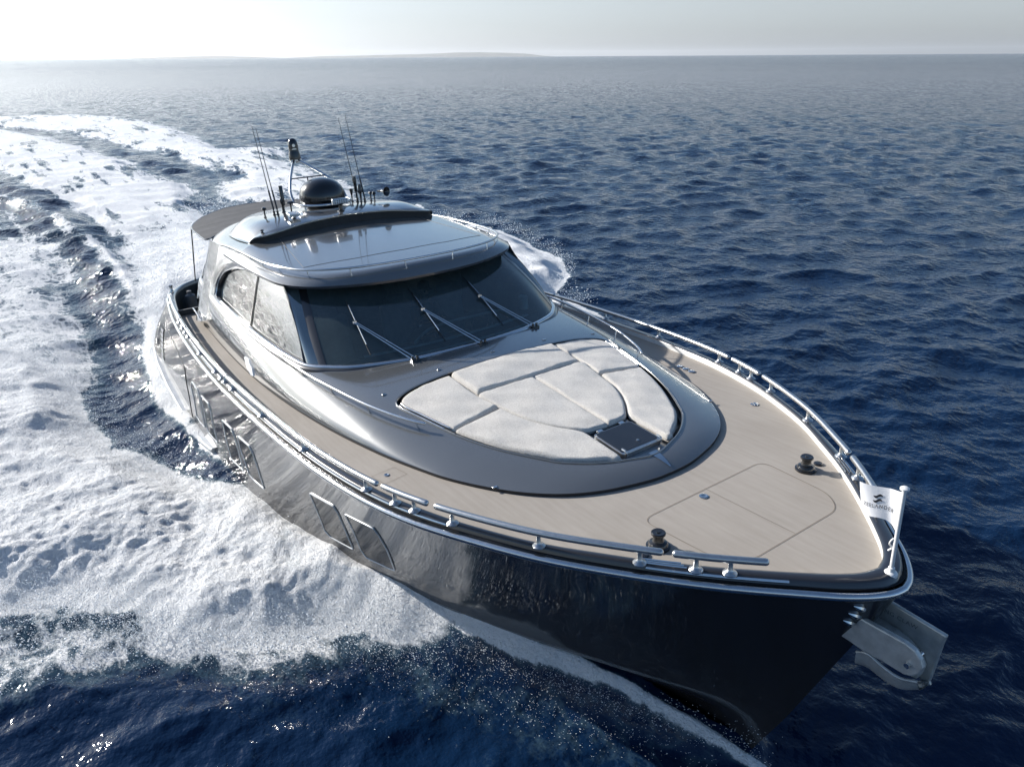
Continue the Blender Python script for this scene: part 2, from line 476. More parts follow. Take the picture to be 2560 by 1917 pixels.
WS=dens([(1.79,0,2.900),(1.765,-.4,2.897),(1.70,-.84,2.888),(1.55,-1.24,2.872),(1.32,-1.66,2.855),(1.0,-1.96,2.842)],12)
WT=dens([(.24,0,3.70),(.23,-.38,3.70),(.20,-.76,3.69),(.14,-1.13,3.68),(.05,-1.44,3.66),(-.09,-1.70,3.635)],12)
def glassP(u,v):
    """windscreen: u -1..1 across (0 centre, -1 starboard pillar), v 0 sill..1 roof"""
    u=np.asarray(u,float); v=np.asarray(v,float)
    s=np.abs(u); k=np.linspace(0,1,len(WS))
    a=np.stack([np.interp(s,k,WS[:,i]) for i in range(3)],-1); b=np.stack([np.interp(s,k,WT[:,i]) for i in range(3)],-1)
    P=a+(b-a)*v[...,None]
    P[...,0]+=.05*np.sin(np.pi*np.clip(v,0,1)); P[...,1]-=.03*s*np.sin(np.pi*np.clip(v,0,1))
    P[...,1]*=np.where(u>0,-1,1)
    return P
_yb=dens([(-5,2.24),(-3.6,2.29),(-2.4,2.30),(-1.2,2.272),(-.4,2.225),(.1,2.18),(.5,2.125),(.75,2.075),(1.0,1.96)],8)
def sideP(x,z,off=0):
    x=np.asarray(x,float);z=np.asarray(z,float)
    y=np.interp(x,_yb[:,0],_yb[:,1])-.38*(z-2.9)+off
    return np.stack([x,-y,z],-1)

# ================================================================ THE SEA
FO = {
'bow':[[-18.51, -9.3],[-12.05, -5.98],[-10.14, -5.14],[-8.24, -4.73],[-5.57, -4.66],[-4.23, -4.51],[-3.53, -4.09],[-2.48, -3.66],[-1.57, -3.25],[-0.88, -2.89],[-0.36, -2.65],[0.93, -2.37],[1.72, -1.99],[2.62, -1.73],[3.56, -1.22],[4.17, -0.71],[4.94, -0.53],[4.73, -0.65],[3.98, -1.14],[3.76, -1.69],[3.3, -2.35],[2.85, -2.57],[2.55, -3.01],[2.5, -3.35],[2.31, -3.76],[1.85, -4.41],[1.55, -4.84],[0.86, -4.82],[0.27, -5.51],[-0.22, -6.06],[-0.34, -6.37],[-1.64, -7.91]],
'mist':[[-1.87, -7.92],[-0.55, -6.36],[0.84, -4.71],[2.23, -3.73],[2.55, -3.01],[3.17, -2.53],[2.68, -3.87],[1.68, -4.91],[1.63, -5.61],[1.53, -6.43],[1.18, -7.67]],
'strake':[[-18.74, 0.09],[-13.39, -2.21],[-9.32, -3.12],[-6.47, -3.34],[-4.73, -3.33],[-3.39, -3.25],[-2.18, -3.13],[-1.35, -2.95],[-1.14, -2.75],[-2.66, -2.86],[-5.66, -2.74],[-9.76, -2.3],[-13.75, -1.37]],
'wash':[[-119.33, -12.76],[-86.49, -3.54],[-71.89, -0.07],[-59.07, 1.81],[-48.05, 2.77],[-38.82, 3.08],[-35.97, 4.03],[-30.29, 3.09],[-24.57, 2.25],[-20.85, 4.15],[-11.42, 1.03],[-10.86, -1.73],[-11.47, -2.57],[-12.93, -2.56],[-16.69, -1.99],[-19.61, -1.9],[-24.87, -2.06],[-31.89, -2.18],[-38.59, -3.39],[-49.57, -4.75],[-70.68, -10.55]],
'far':[[-119.33, -12.76],[-106.15, -2.89],[-103.97, 5.88],[-95.37, 10.28],[-74.31, 11.73],[-58.62, 10.63],[-52.12, 10.8],[-52.24, 13.23],[-51.07, 14.74],[-43.66, 12.55],[-37.22, 11.54],[-34.41, 11.98],[-29.46, 11.35],[-20.09, 9.16],[-19.11, 6.53],[-26.62, 4.92],[-28.98, 3.78],[-34.91, 5.44],[-38.18, 6.98],[-42.29, 6.61],[-50.16, 6.23],[-59.01, 4.51],[-69.44, 3.06],[-79.97, 0.58],[-89.88, -3.42],[-109.15, -12.3]],
'crest':[[-46.07, -9.43],[-38.09, -5.13],[-35.71, -4.2],[-31.29, -3.31],[-26.48, -2.74],[-22.57, -2.35],[-18.99, -2.14],[-15.47, -2.13],[-13.16, -2.52],[-15.54, -2.65],[-20.16, -2.66],[-23.56, -3.05],[-28.95, -3.68],[-32.84, -4.45],[-34.9, -5.23],[-41.13, -9.2]],
'lace':[[-41.74, -11.17],[-34.9, -5.23],[-31.5, -4.52],[-26.33, -4.04],[-22.42, -3.4],[-18.53, -3.57],[-15.13, -4.11],[-12.44, -3.93],[-10.3, -3.92],[-7.89, -4.36],[-7.87, -5.27],[-13.87, -8.9]],
'port':[[-22.94, 11.86],[-19.01, 10.59],[-16.97, 10.92],[-16.26, 11.88],[-13.35, 11.51],[-10.34, 10.78],[-8.19, 9.68],[-6.95, 7.96],[-5.18, 8.01],[-3.94, 7.86],[-1.97, 7.13],[-2.96, 5.74],[-6.38, 4.48],[-13.79, 6.05]],
'thin':[[3.6, -1.6],[4.5, -1.28],[5.5, -.77],[6.4, -.25],[6.95, .04],[7.0, -.05],[6.43, -.33],[5.55, -.87],[4.6, -1.42],[3.8, -1.82]],
'drops':[[2.62, -3.04],[3.73, -1.67],[5.0, -0.58],[6.28, -0.32],[6.77, -0.46],[5.96, -1.35],[4.69, -2.26],[3.64, -2.87]],

}
def hsh(i, j, s):
    h_ = (i.astype(np.int64) * 374761393 + j.astype(np.int64) * 668265263 + s * 1274126177) & 0xffffffff
    h_ = ((h_ ^ (h_ >> 13)) * 1274126177) & 0xffffffff
    return ((h_ ^ (h_ >> 16)) & 0xffff) / 65535.0
def vnoise(x, y, s):
    i = np.floor(x); j = np.floor(y); fx = x - i; fy = y - j
    i = i.astype(np.int64); j = j.astype(np.int64)
    u = fx * fx * (3 - 2 * fx); v = fy * fy * (3 - 2 * fy)
    a_ = hsh(i, j, s); b_ = hsh(i + 1, j, s); c_ = hsh(i, j + 1, s); d_ = hsh(i + 1, j + 1, s)
    return a_ + (b_ - a_) * u + (c_ - a_) * v + (a_ - b_ - c_ + d_) * u * v
def fbm(x, y, wl, octv, s, gain=.55, ridged=False, sp=None):
    out = 0; amp = 1; tot = 0; ca, sa = .8, .6
    for o_ in range(octv):
        n = vnoise(x / wl, y / wl, s + o_)
        if ridged: n = 1 - np.abs(2 * n - 1)
        k = 1.0 if sp is None else np.clip(wl / (2.0 * sp) - .6, 0, 1)
        out = out + amp * (n - .5) * k; tot += amp
        amp *= gain; wl *= .48; x, y = ca * x - sa * y + 7.3, sa * x + ca * y + 3.1
    return out / tot
cx0, cy0 = CAMLOC[0], CAMLOC[1]
thc = 145.3
th = np.unique(np.round(np.concatenate([np.arange(-52, 52, .10), np.arange(52, 82, .2), np.arange(82, 110, .4), np.arange(-110, -52, .4), np.arange(110, 250, 2.0)]), 3))
th = np.radians(th + thc)
r_ = [.3]
while r_[-1] < 45000:
    q = r_[-1]
    if q < 3.6: d_ = .4
    elif q < 3000: d_ = min(max(q * q / (720 * 6.65) * 1.15, .026), .0078 * q)
    else: d_ = .06 * q
    r_.append(q + d_)
r_ = np.array(r_); nr, na = len(r_), len(th)
RR_, TT_ = np.meshgrid(r_, th, indexing='ij')
SX = (cx0 + RR_ * np.cos(TT_)).ravel(); SY = (cy0 + RR_ * np.sin(TT_)).ravel()
rad = RR_.ravel()
dth = np.gradient(th)
sp = np.maximum(np.repeat(np.gradient(r_), na), (r_[:, None] * dth[None, :]).ravel())
# --- wind sea: many small directional waves
N_ = 120
lam = np.exp(rng.uniform(np.log(.24), np.log(3.3), N_))
wdir = math.radians(thc + 180 + 22)
ang = wdir + rng.normal(0, .62, N_)
slope = .27 * math.sqrt(2 / N_) * np.where(lam > 2.4, .7, 1.0) * np.where(lam < .8, .85, 1.0)
phs = rng.uniform(0, 2 * PI, N_)
Z = np.zeros_like(SX); DX = np.zeros_like(SX); DY = np.zeros_like(SX)
# slow gusts make patches of steeper and flatter water
gust = .75 + .9 * (fbm(SX, SY, 24.0, 3, 90) + .25)
near = rad < 4200
for l_, a_, s_, p_ in zip(lam, ang, slope, phs):
    k = 2 * PI / l_
    fade = np.clip(l_ / (2.3 * sp) - .7, 0, 1)
    m2 = near & (fade > 0)
    am = s_ / k * fade[m2] * gust[m2]
    ph = k * (SX[m2] * math.cos(a_) + SY[m2] * math.sin(a_)) + p_
    Z[m2] += am * np.cos(ph)
    q = 1.0
    sn = am * np.sin(ph) * q
    DX[m2] -= math.cos(a_) * sn; DY[m2] -= math.sin(a_) * sn
# --- wash of the yacht
YW = np.array([(-9.2, 2.6), (-8, 2.95), (-2, 2.96), (0, 2.78), (1, 2.58), (2, 2.32), (3, 1.97), (4.5, 1.30), (5.5, .78), (6.4, .27), (6.9, 0)])
foam = np.zeros_like(SX); H = np.zeros_like(SX)
loc = (SX > -135) & (SX < 12) & (np.abs(SY) < 32)
x, y = SX[loc], SY[loc]; P = np.column_stack([x, y])
wob = (1 + np.clip((-12 - x) / 10, 0, 4)) * .35 * fbm(x, y, 1.1, 4, 5, .6) + .5 * fbm(x, y, 3.2, 2, 15)
f_l = np.zeros_like(x); h_l = np.zeros_like(x); spl = sp[loc]
#            density, edge softness, height, rise length
PAR = dict(bow=(1.0, .35, .36, .9), mist=(.50, .6, .05, .8), strake=(.70, .22, .06, .3), wash=(1.05, 1.5, .30, 1.2), far=(.86, 3.0, .35, 2.0), crest=(.72, .45, .30, .8), lace=(.56, .9, .08, 1.5), port=(1.35, .35, .55, 1.2), thin=(.85, .08, .05, .12), drops=(.16, .5, .02, .5))
du = -.55 * x - .83 * y; dv = .83 * x - .55 * y
nb = np.clip((x + 14) / 6, 0, 1) * (y < 0)
qu = np.where(nb > .5, du * .72, x * .5); qv = np.where(nb > .5, dv, y)
big = fbm(qu, qv, 1.7, 5, 33, .5, False, spl); fine = fbm(x, y, .42, 5, 77, .72, False, spl); rdg = fbm(qu, qv, .55, 4, 55, .6, True, spl)
for kf, (dn, sf, hh, rl) in PAR.items():
    pl = np.array(FO[kf]); d, _ = seg_dist(P, pl); ins = inside(P, pl)
    sd_ = np.where(ins, d, -d) + wob * min(1, sf * 2.2)
    f_l = np.maximum(f_l, dn * np.clip(sd_ / sf + .5, 0, 1))
    m3 = np.clip(sd_ / rl, 0, 1); m3 = m3 * m3 * (3 - 2 * m3)
    h_l = np.maximum(h_l, hh * m3 * np.clip(.76 + 1.25 * big + .22 * rdg + .45 * fine, -.6, 1.8))
yw = np.interp(x, YW[:, 0], YW[:, 1]); s = np.abs(y) - yw
Ax = np.interp(x, [-12, -8, -5, -2, 0, 2, 3.5, 4.5, 5.5, 6.2, 6.7, 7.0], [0, .18, .22, .34, .44, .50, .56, .60, .52, .34, .12, 0])
wd_ = np.interp(x, [0, 2.5, 5, 6.8], [.67, .5, .24, .14])
h_l += Ax * np.exp(-(np.maximum(s, 0) / wd_) ** 2)
# trough of dark water and the outer crest on the near side
h_l += -.22 * np.exp(-((y + 4.0 + .02 * (x + 8)) / .8) ** 2) * np.interp(x, [-26, -16, -8, -4.5], [0, 1, 1, 0])
h_l += .35 * np.exp(-((y + 2.6 - .06 * (x + 18)) / 1.1) ** 2) * np.interp(x, [-50, -30, -14, -12], [0, 1, .8, 0])
# prop hump
h_l += .45 * np.exp(-((x + 15) / 4.5) ** 2 - ((y - .8) / 1.6) ** 2)
strk = fbm(x * .16, y * 1.0, .55, 4, 61, .6) + .6 * fbm(x * .4, y, 2.2, 3, 66)
f_l *= 1 - np.clip((-12 - x) / 14, 0, 1) * np.clip(.22 - 2.0 * strk, 0, .8)
f_l *= 1 - .55 * np.clip((.16 + big) * -6, 0, 1) * (f_l < .99)
foam[loc] = np.clip(f_l, 0, 1.2); H[loc] = h_l
calm = 1 - .55 * np.clip(foam, 0, 1)
Z = Z * calm + H
# inside the hull the sea is pressed down
ins_h = (SX > -9.2) & (SX < 7.1); hy = np.interp(SX, YW[:, 0], YW[:, 1])
dep = np.where(ins_h, np.clip((hy - .18 - np.abs(SY)) / .25, 0, 1), 0)
Z = Z * (1 - dep) - 1.2 * dep
V = np.column_stack([SX + DX * calm * (1 - dep), SY + DY * calm * (1 - dep), Z])
me = bpy.data.meshes.new('water')
me.vertices.add(len(V)); me.vertices.foreach_set('co', V.astype(np.float32).ravel())
I = (np.arange(nr - 1)[:, None] * na + np.arange(na)[None, :]); I2 = (np.arange(nr - 1)[:, None] * na + (np.arange(na) + 1)[None, :] % na)
Fq = np.stack([I, I + na, I2 + na, I2], -1).reshape(-1, 4)
me.loops.add(Fq.size); me.loops.foreach_set('vertex_index', Fq.ravel().astype(np.int32))
me.polygons.add(len(Fq)); me.polygons.foreach_set('loop_start', (np.arange(len(Fq)) * 4).astype(np.int32))
me.polygons.foreach_set('use_smooth', np.ones(len(Fq), bool))
me.update(calc_edges=True)
at = me.attributes.new('foam', 'FLOAT', 'POINT'); at.data.foreach_set('value', foam.astype(np.float32))
# --- water and foam material
mt, t, p = nt('sea_water')
geo_ = t.nodes.new('ShaderNodeNewGeometry'); pos = geo_.outputs['Position']
att = t.nodes.new('ShaderNodeAttribute'); att.attribute_name = 'foam'
fm = att.outputs['Fac']
mp = t.nodes.new('ShaderNodeMapping'); t.links.new(pos, mp.inputs['Vector']); mp.inputs['Scale'].default_value = (.62, 1.0, 1.0); fv = mp.outputs['Vector']
n1 = noise(t, 1.6, 6, .68, fv, .4); n2 = noise(t, 9.0, 5, .7, fv, .2); n3 = noise(t, 42.0, 3, .65, pos)
vo = t.nodes.new('ShaderNodeTexVoronoi'); vo.feature = 'DISTANCE_TO_EDGE'; vo.inputs['Scale'].default_value = 2.6
wv = t.nodes.new('ShaderNodeVectorMath'); wv.operation = 'ADD'; nz = t.nodes.new('ShaderNodeTexNoise'); nz.inputs['Scale'].default_value = 2.0; nz.inputs['Detail'].default_value = 4
t.links.new(fv, nz.inputs['Vector']); t.links.new(nz.outputs['Color'], wv.inputs[0]); t.links.new(fv, wv.inputs[1]); t.links.new(wv.outputs[0], vo.inputs['Vector'])
lace_ = mathn(t, 'SUBTRACT', 1.0, maprange(t, vo.outputs['Distance'], 0.0, .22, 0, 1))
mix_n = mathn(t, 'ADD', mathn(t, 'ADD', mathn(t, 'MULTIPLY', n1, .50), mathn(t, 'MULTIPLY', n2, .38)), mathn(t, 'MULTIPLY', n3, .22))
mix_n = mathn(t, 'ADD', mix_n, mathn(t, 'MULTIPLY', lace_, .16))
thr = mathn(t, 'SUBTRACT', mathn(t, 'ADD', mathn(t, 'MULTIPLY', fm, 1.02), mix_n), 1.03)
facf = maprange(t, thr, -.02, .14, 0, 1)
facf_thin = maprange(t, thr, -.28, .10, 0, 1)
setp(p, base=(.0025, .010, .030), rough=.06, ior=1.333)
dist0 = t.nodes.new('ShaderNodeVectorMath'); dist0.operation = 'DISTANCE'; t.links.new(pos, dist0.inputs[0]); dist0.inputs[1].default_value = (9.7, -5.0, 0)
paws = maprange(t, noise(t, .22, 7, .72, pos), .34, .66, .35, 1.65)          # cat's-paws: ruffled and slick water
t.links.new(mathn(t, 'MULTIPLY', maprange(t, dist0.outputs['Value'], 30, 420, .42, .15), mathn(t, 'ADD', 1.0, mathn(t, 'MULTIPLY', mathn(t, 'SUBTRACT', paws, 1.0), maprange(t, dist0.outputs['Value'], 20, 120, .25, 1.0)))), p.inputs['Specular IOR Level'])   # reflection dimmed with distance, standing in for crests hiding each other
basec = ramp(t, facf_thin, [(0, (.0034, .0150, .044)), (1, (.05, .09, .115))])
t.links.new(basec, p.inputs['Base Color'])
dist_ = t.nodes.new('ShaderNodeVectorMath'); dist_.operation = 'DISTANCE'; t.links.new(pos, dist_.inputs[0]); dist_.inputs[1].default_value = (9.7, -5.0, 0)
t.links.new(maprange(t, dist_.outputs['Value'], 20, 700, .05, .10), p.inputs['Roughness'])
dst = dist_.outputs['Value']
b1 = bump(t, None, noise(t, 6.0, 3, .5, pos), .06, .8); t.links.new(maprange(t, dst, 8, 60, .55, 1.0), b1.node.inputs['Strength'])
b2 = bump(t, p, noise(t, 1.6, 4, .55, pos), .26, .75, b1); t.links.new(maprange(t, dst, 8, 90, .22, 1.0), b2.node.inputs['Strength'])
# far off, where single ripples are smaller than a pixel, their slopes still tilt the surface
jn = t.nodes.new('ShaderNodeTexNoise'); jn.inputs['Scale'].default_value = 1.9; jn.inputs['Detail'].default_value = 3; t.links.new(pos, jn.inputs['Vector'])
j1 = t.nodes.new('ShaderNodeVectorMath'); j1.operation = 'SUBTRACT'; t.links.new(jn.outputs['Color'], j1.inputs[0]); j1.inputs[1].default_value = (.5, .5, .5)
gst = mathn(t, 'ADD', maprange(t, noise(t, .035, 3, .6, pos), .35, .65, .45, 1.0), maprange(t, noise(t, .006, 3, .6, pos), .35, .65, -.25, .35))
jk = mathn(t, 'MULTIPLY', maprange(t, dst, 20, 200, 0, 2.0), gst)
cx_ = t.nodes.new('ShaderNodeCombineXYZ'); t.links.new(jk, cx_.inputs[0]); t.links.new(jk, cx_.inputs[1])
j2 = t.nodes.new('ShaderNodeVectorMath'); j2.operation = 'MULTIPLY'; t.links.new(j1.outputs[0], j2.inputs[0]); t.links.new(cx_.outputs[0], j2.inputs[1])
j3 = t.nodes.new('ShaderNodeVectorMath'); j3.operation = 'ADD'; t.links.new(b2, j3.inputs[0]); t.links.new(j2.outputs[0], j3.inputs[1])
j4 = t.nodes.new('ShaderNodeVectorMath'); j4.operation = 'NORMALIZE'; t.links.new(j3.outputs[0], j4.inputs[0]); t.links.new(j4.outputs[0], p.inputs['Normal'])
fo = t.nodes.new('ShaderNodeBsdfPrincipled'); setp(fo, rough=.85, spec=.2, base=(.85, .87, .88))
mix_c = mathn(t, 'ADD', mix_n, mathn(t, 'MULTIPLY', mathn(t, 'SUBTRACT', n3, .5), .35))
fcol = ramp(t, mix_c, [(.32, (.58, .66, .70)), (.45, (.82, .85, .865)), (.60, (.92, .93, .935))]); t.links.new(fcol, fo.inputs['Base Color'])  # blue-grey stops put soft shading and aerated hollows into the foam colour
mpd = t.nodes.new('ShaderNodeMapping'); t.links.new(pos, mpd.inputs['Vector']); mpd.inputs['Rotation'].default_value = (0, 0, math.radians(-56)); mpd.inputs['Scale'].default_value = (.75, 1, 1)
n4 = noise(t, 70.0, 3, .7, mpd.outputs['Vector']); n5 = noise(t, 16.0, 4, .65, mpd.outputs['Vector'], .3)
fb = bump(t, None, n4, .04, 1.0); fb1 = bump(t, None, n5, .09, .8, fb); fb3 = bump(t, fo, n1, .20, .5, fb1)
ms = t.nodes.new('ShaderNodeMixShader'); t.links.new(facf, ms.inputs[0]); t.links.new(p.outputs[0], ms.inputs[1]); t.links.new(fo.outputs[0], ms.inputs[2])
t.links.new(ms.outputs[0], t.nodes['Material Output'].inputs['Surface'])
me.materials.append(mt)
water = bpy.data.objects.new('water', me); C.objects.link(water)
water['kind'] = 'structure'; water['label'] = 'dark blue choppy sea streaked with the white wash of the yacht'

# ---------------------------------------------------------------- flying spray
def sample(poly, n):
    pl = np.array(poly); lo, hi = pl.min(0), pl.max(0); out = []
    while len(out) < n:
        q = rng.uniform(lo, hi, (n * 3, 2)); out += list(q[inside(q, pl)])
    return np.array(out[:n])
def edge_pts(poly, i0, i1, n, sig):
    L_ = resample(np.array(poly)[i0:i1], 400); q = L_[rng.integers(0, 400, n)]
    return q + rng.normal(0, sig, (n, 2))
pts = []
B_ = FO['bow']
def add_pts(xy, zlo, zhi, smin, smax):
    n = len(xy); z = zlo + (zhi - zlo) * rng.random(n) ** 1.8
    pts.append(np.column_stack([xy, z, smin * (smax / smin) ** (rng.random(n) ** 1.6)]))
add_pts(edge_pts(B_, 15, 31, 16000, .20), .10, .60, .0020, .008)
add_pts(edge_pts(B_, 0, 16, 6000, .25), .15, .75, .0022, .011)
add_pts(sample(FO['drops'], 2600), .05, .6, .0016, .0048)
add_pts(edge_pts(FO['thin'], 5, 10, 4500, .10), .25, .62, .0016, .005)
add_pts(sample(FO['mist'], 9000), .02, .45, .0022, .011)
add_pts(sample(B_, 90000), .12, .70, .0016, .0065)
add_pts(edge_pts(B_, 0, 31, 26000, .45), .10, .45, .0014, .005)
add_pts(edge_pts(FO['port'], 1, 9, 1600, .18), .2, .6, .005, .014)
add_pts(sample(FO['wash'][8:16], 16000), .3, 1.3, .005, .018)
add_pts(sample(FO['strake'], 5000), .1, .45, .002, .008)
pts = np.vstack(pts)
hy = np.interp(pts[:, 0], YW[:, 0], YW[:, 1]); hy = np.where((pts[:, 0] > -9) & (pts[:, 0] < 7.2), hy, -1)
pts = pts[np.abs(pts[:, 1]) > hy + .12]
n = len(pts); oc = np.array([(1, 0, 0), (-1, 0, 0), (0, 1, 0), (0, -1, 0), (0, 0, 1), (0, 0, -1)], float)
of = np.array([(0, 2, 4), (2, 1, 4), (1, 3, 4), (3, 0, 4), (2, 0, 5), (1, 2, 5), (3, 1, 5), (0, 3, 5)])
st_ = np.stack([rng.uniform(1, 2.6, n), rng.uniform(.7, 1.2, n), rng.uniform(.7, 1.3, n)], 1)
al = rng.normal(math.radians(215), .3, n); V = oc[None] * st_[:, None, :] * pts[:, 3][:, None, None]
ca, sa = np.cos(al)[:, None], np.sin(al)[:, None]
V = np.stack([V[..., 0] * ca - V[..., 1] * sa, V[..., 0] * sa + V[..., 1] * ca, V[..., 2]], -1) + pts[:, None, :3]
Fd = (of[None] + 6 * np.arange(n)[:, None, None]).reshape(-1, 3)
me = bpy.data.meshes.new('spray'); me.vertices.add(n * 6); me.vertices.foreach_set('co', V.astype(np.float32).ravel())
me.loops.add(Fd.size); me.loops.foreach_set('vertex_index', Fd.ravel().astype(np.int32))
me.polygons.add(len(Fd)); me.polygons.foreach_set('loop_start', (np.arange(len(Fd)) * 3).astype(np.int32)); me.polygons.foreach_set('use_smooth', np.ones(len(Fd), bool))
me.update(calc_edges=True)
mt, t, p = nt('spray_drops'); setp(p, base=(.80, .84, .87), rough=.3, spec=.6)
me.materials.append(mt)
so = bpy.data.objects.new('spray', me); C.objects.link(so)
so['kind'] = 'stuff'; so['label'] = 'fine white droplets thrown up along the bow wave and wash'; so['category'] = 'spray'

# ---------------------------------------------------------------- far coast
def coast(name, az0, az1, D, prof, seed):
    n = 160; a_ = np.radians(np.linspace(az0, az1, n)); q = np.linspace(0, 1, n)
    h_ = np.interp(q, [p_[0] for p_ in prof], [p_[1] for p_ in prof])
    h_ = h_ * (1 + .10 * (vnoise(q * 14, q * 0, seed) - .5) + .06 * (vnoise(q * 41, q * 0, seed + 1) - .5))
    rows_ = []
    for k_, (dd, hf) in enumerate([(-1500, 0), (-1300, .12), (-800, .55), (0, 1.0), (900, .6), (1800, 0)]):
        rows_.append(np.column_stack([cx0 + (D + dd) * np.cos(a_), cy0 + (D + dd) * np.sin(a_), h_ * hf - 6]))
    me = bpy.data.meshes.new(name); me.from_pydata([tuple(v) for v in np.array(rows_).reshape(-1, 3)], [], grid_faces(6, n)); me.update()
    me.polygons.foreach_set('use_smooth', [True] * len(me.polygons)); me.materials.append(M['coast'])
    o = bpy.data.objects.new(name, me); C.objects.link(o); o['kind'] = 'structure'; return o
mt, t, p = nt('coast_scrub'); v = coords(t)
c = ramp(t, noise(t, .004, 5, .6, v), [(.35, (.09, .10, .07)), (.65, (.20, .18, .14))]); t.links.new(c, p.inputs['Base Color']); setp(p, rough=.9)
M['coast'] = mt
o = coast('hills', 160.8, 172.8, 52000, [(0, 0), (.10, 40), (.25, 105), (.42, 150), (.6, 125), (.8, 70), (1, 0)], 3); o['label'] = 'faint low coastline far off on the left of the horizon'
o = coast('hills', 142.0, 161.5, 52000, [(0, 0), (.04, 50), (.12, 190), (.28, 290), (.36, 278), (.5, 190), (.62, 155), (.72, 130), (.86, 95), (1, 0)], 8); o['label'] = 'faint low hills on the horizon above the mast'

# ---------------------------------------------------------------- sea air
hz_me = bpy.data.meshes.new('haze')
hv, hf = box((0, 0, 255), (132000, 132000, 520))
hz_me.from_pydata([tuple(v) for v in hv], [], hf); hz_me.update()
bmh = bmesh.new(); bmh.from_mesh(hz_me); bmesh.ops.recalc_face_normals(bmh, faces=bmh.faces); bmh.to_mesh(hz_me); bmh.free()
mt, t, p = nt('sea_haze'); t.nodes.remove(p)
pv = t.nodes.new('ShaderNodeVolumePrincipled'); pv.inputs['Color'].default_value = (.93, .96, 1, 1); pv.inputs['Density'].default_value = 1.3e-5; pv.inputs['Anisotropy'].default_value = .35
t.links.new(pv.outputs[0], t.nodes['Material Output'].inputs['Volume'])
hz_me.materials.append(mt)
hzo = bpy.data.objects.new('haze', hz_me); C.objects.link(hzo); hzo['kind'] = 'stuff'; hzo['label'] = 'thin pale haze in the air over the sea'

# ================================================================ MOTOR YACHT (x forward, y port, z up, own frame)
yacht = empty('motor_yacht', 'dark metallic grey motor yacht with rounded cabin running bow-on through the sea', 'yacht')
# ---- hull
uu = np.unique(np.r_[np.linspace(0, .06, 16), np.linspace(.06, .9, 150), np.linspace(.9, 1, 60)])
tt = np.linspace(0, 1, 30)
Sg = hull(uu[:, None], tt[None, :])
bot = []
for i, u_ in enumerate(uu):
    c0 = Sg[i, -1]
    kx = -8.6 + (u_ ** 1.0) * (6.72 + 8.6); kz = -0.75 + 0.40 * max(0, (u_ - .55) / .45) ** 2
    bot.append([c0 + (np.array([kx, 0, kz]) - c0) * s_ for s_ in (.33, .66, 1.0)])
Sg = np.concatenate([Sg, np.array(bot)], 1)
Pt = Sg[::-1].copy(); Pt[..., 1] *= -1
ring = np.concatenate([Sg, Pt[1:]], 0)
n_, m_ = ring.shape[:2]
hb = MB().add(ring.reshape(-1, 3), grid_faces(n_, m_, flip=False))
o = hb.obj('hull', 'hull', yacht, sharp=50)
# ---- sheer line curves
Ns = 420
SHr = resample(SH, Ns)                       # x, halfbreadth
CAPI = dens([(-8.55, 0), (-8.48, .65), (-8.28, 1.35), (-7.92, 1.9), (-7.5, 2.18), (-7.0, 2.36), (-6.23, 2.50), (-5.17, 2.635), (-4.2, 2.72), (-3.1, 2.80), (-2.1, 2.85), (-.7, 2.885), (.14, 2.875), (.94, 2.85), (2.07, 2.79), (3.04, 2.705), (3.92, 2.56), (4.76, 2.31), (5.42, 2.017), (5.79, 1.81), (6.16, 1.55), (6.5, 1.30), (6.81, 1.04), (7.14, .73), (7.37, .50), (7.55, .30), (7.645, .155), (7.69, 0)])
CPr = resample(CAPI, Ns)
def full(curve2, zf):
    """stbd stern centre -> bow -> port stern centre, 3-D"""
    A = np.column_stack([curve2[:, 0], -curve2[:, 1], zf(curve2[:, 0])])
    B = A[::-1].copy(); B[:, 1] *= -1
    return np.vstack([A, B[1:]])
rows = [(-.10, -.055), (-.10, .055), (.10, .055), (.16, .03), (.24, .045), (.30, .088), (.42, .104), (.80, .104), (.95, .098), (1.0, .085)]
capg = []
for k_, dz in rows:
    cur = SHr + (CPr - SHr) * max(k_, -.02)
    capg.append(full(cur, lambda x: sheer_z(x) + dz))
capg = np.array(capg[2:])
hb = MB().add(capg.reshape(-1, 3), grid_faces(len(capg), capg.shape[1], flip=True))
hb.obj('cap_rail', 'cap', yacht, sharp=60)
inw = np.array([full(CPr, lambda x: sheer_z(x) + .085), full(CPr, lambda x: sheer_z(x) + .015)])
MB().add(inw.reshape(-1, 3), grid_faces(2, inw.shape[1], flip=True)).obj('bulwark_lining', 'white', yacht, sharp=60)
rub = full(SHr, lambda x: sheer_z(x) + .005)
MB().add(*tube(rub[1:-1], .036, 12)).obj('rub_rail', 'steel', yacht)
# slim bright strips let into the cap
def cap_path(x0, x1, k_, dz, side, n=60):
    xs = SHr[:, 0]; i0 = np.interp(x0, xs, np.arange(Ns)); i1 = np.interp(x1, xs, np.arange(Ns))
    ii = np.linspace(i0, i1, n)
    cur = SHr + (CPr - SHr) * k_
    X = np.interp(ii, np.arange(Ns), cur[:, 0]); Y = np.interp(ii, np.arange(Ns), cur[:, 1])
    return np.column_stack([X, side * Y, sheer_z(X) + dz])
for s_ in (-1, 1):
    MB().add(*tube(cap_path(-7.3, 4.95, .27, .078, s_, 160), .011, 6)).obj('cap_strip', 'steel', yacht)
    MB().add(*tube(cap_path(6.58, 7.42, .27, .078, s_, 30), .013, 6)).obj('cap_strip', 'steel', yacht)
    for k_ in (.50, .70, .90):
        MB().add(*tube(cap_path(6.60, 6.86, k_, .106, s_, 12), .0075, 6)).obj('chafe_strip', 'steel', yacht)
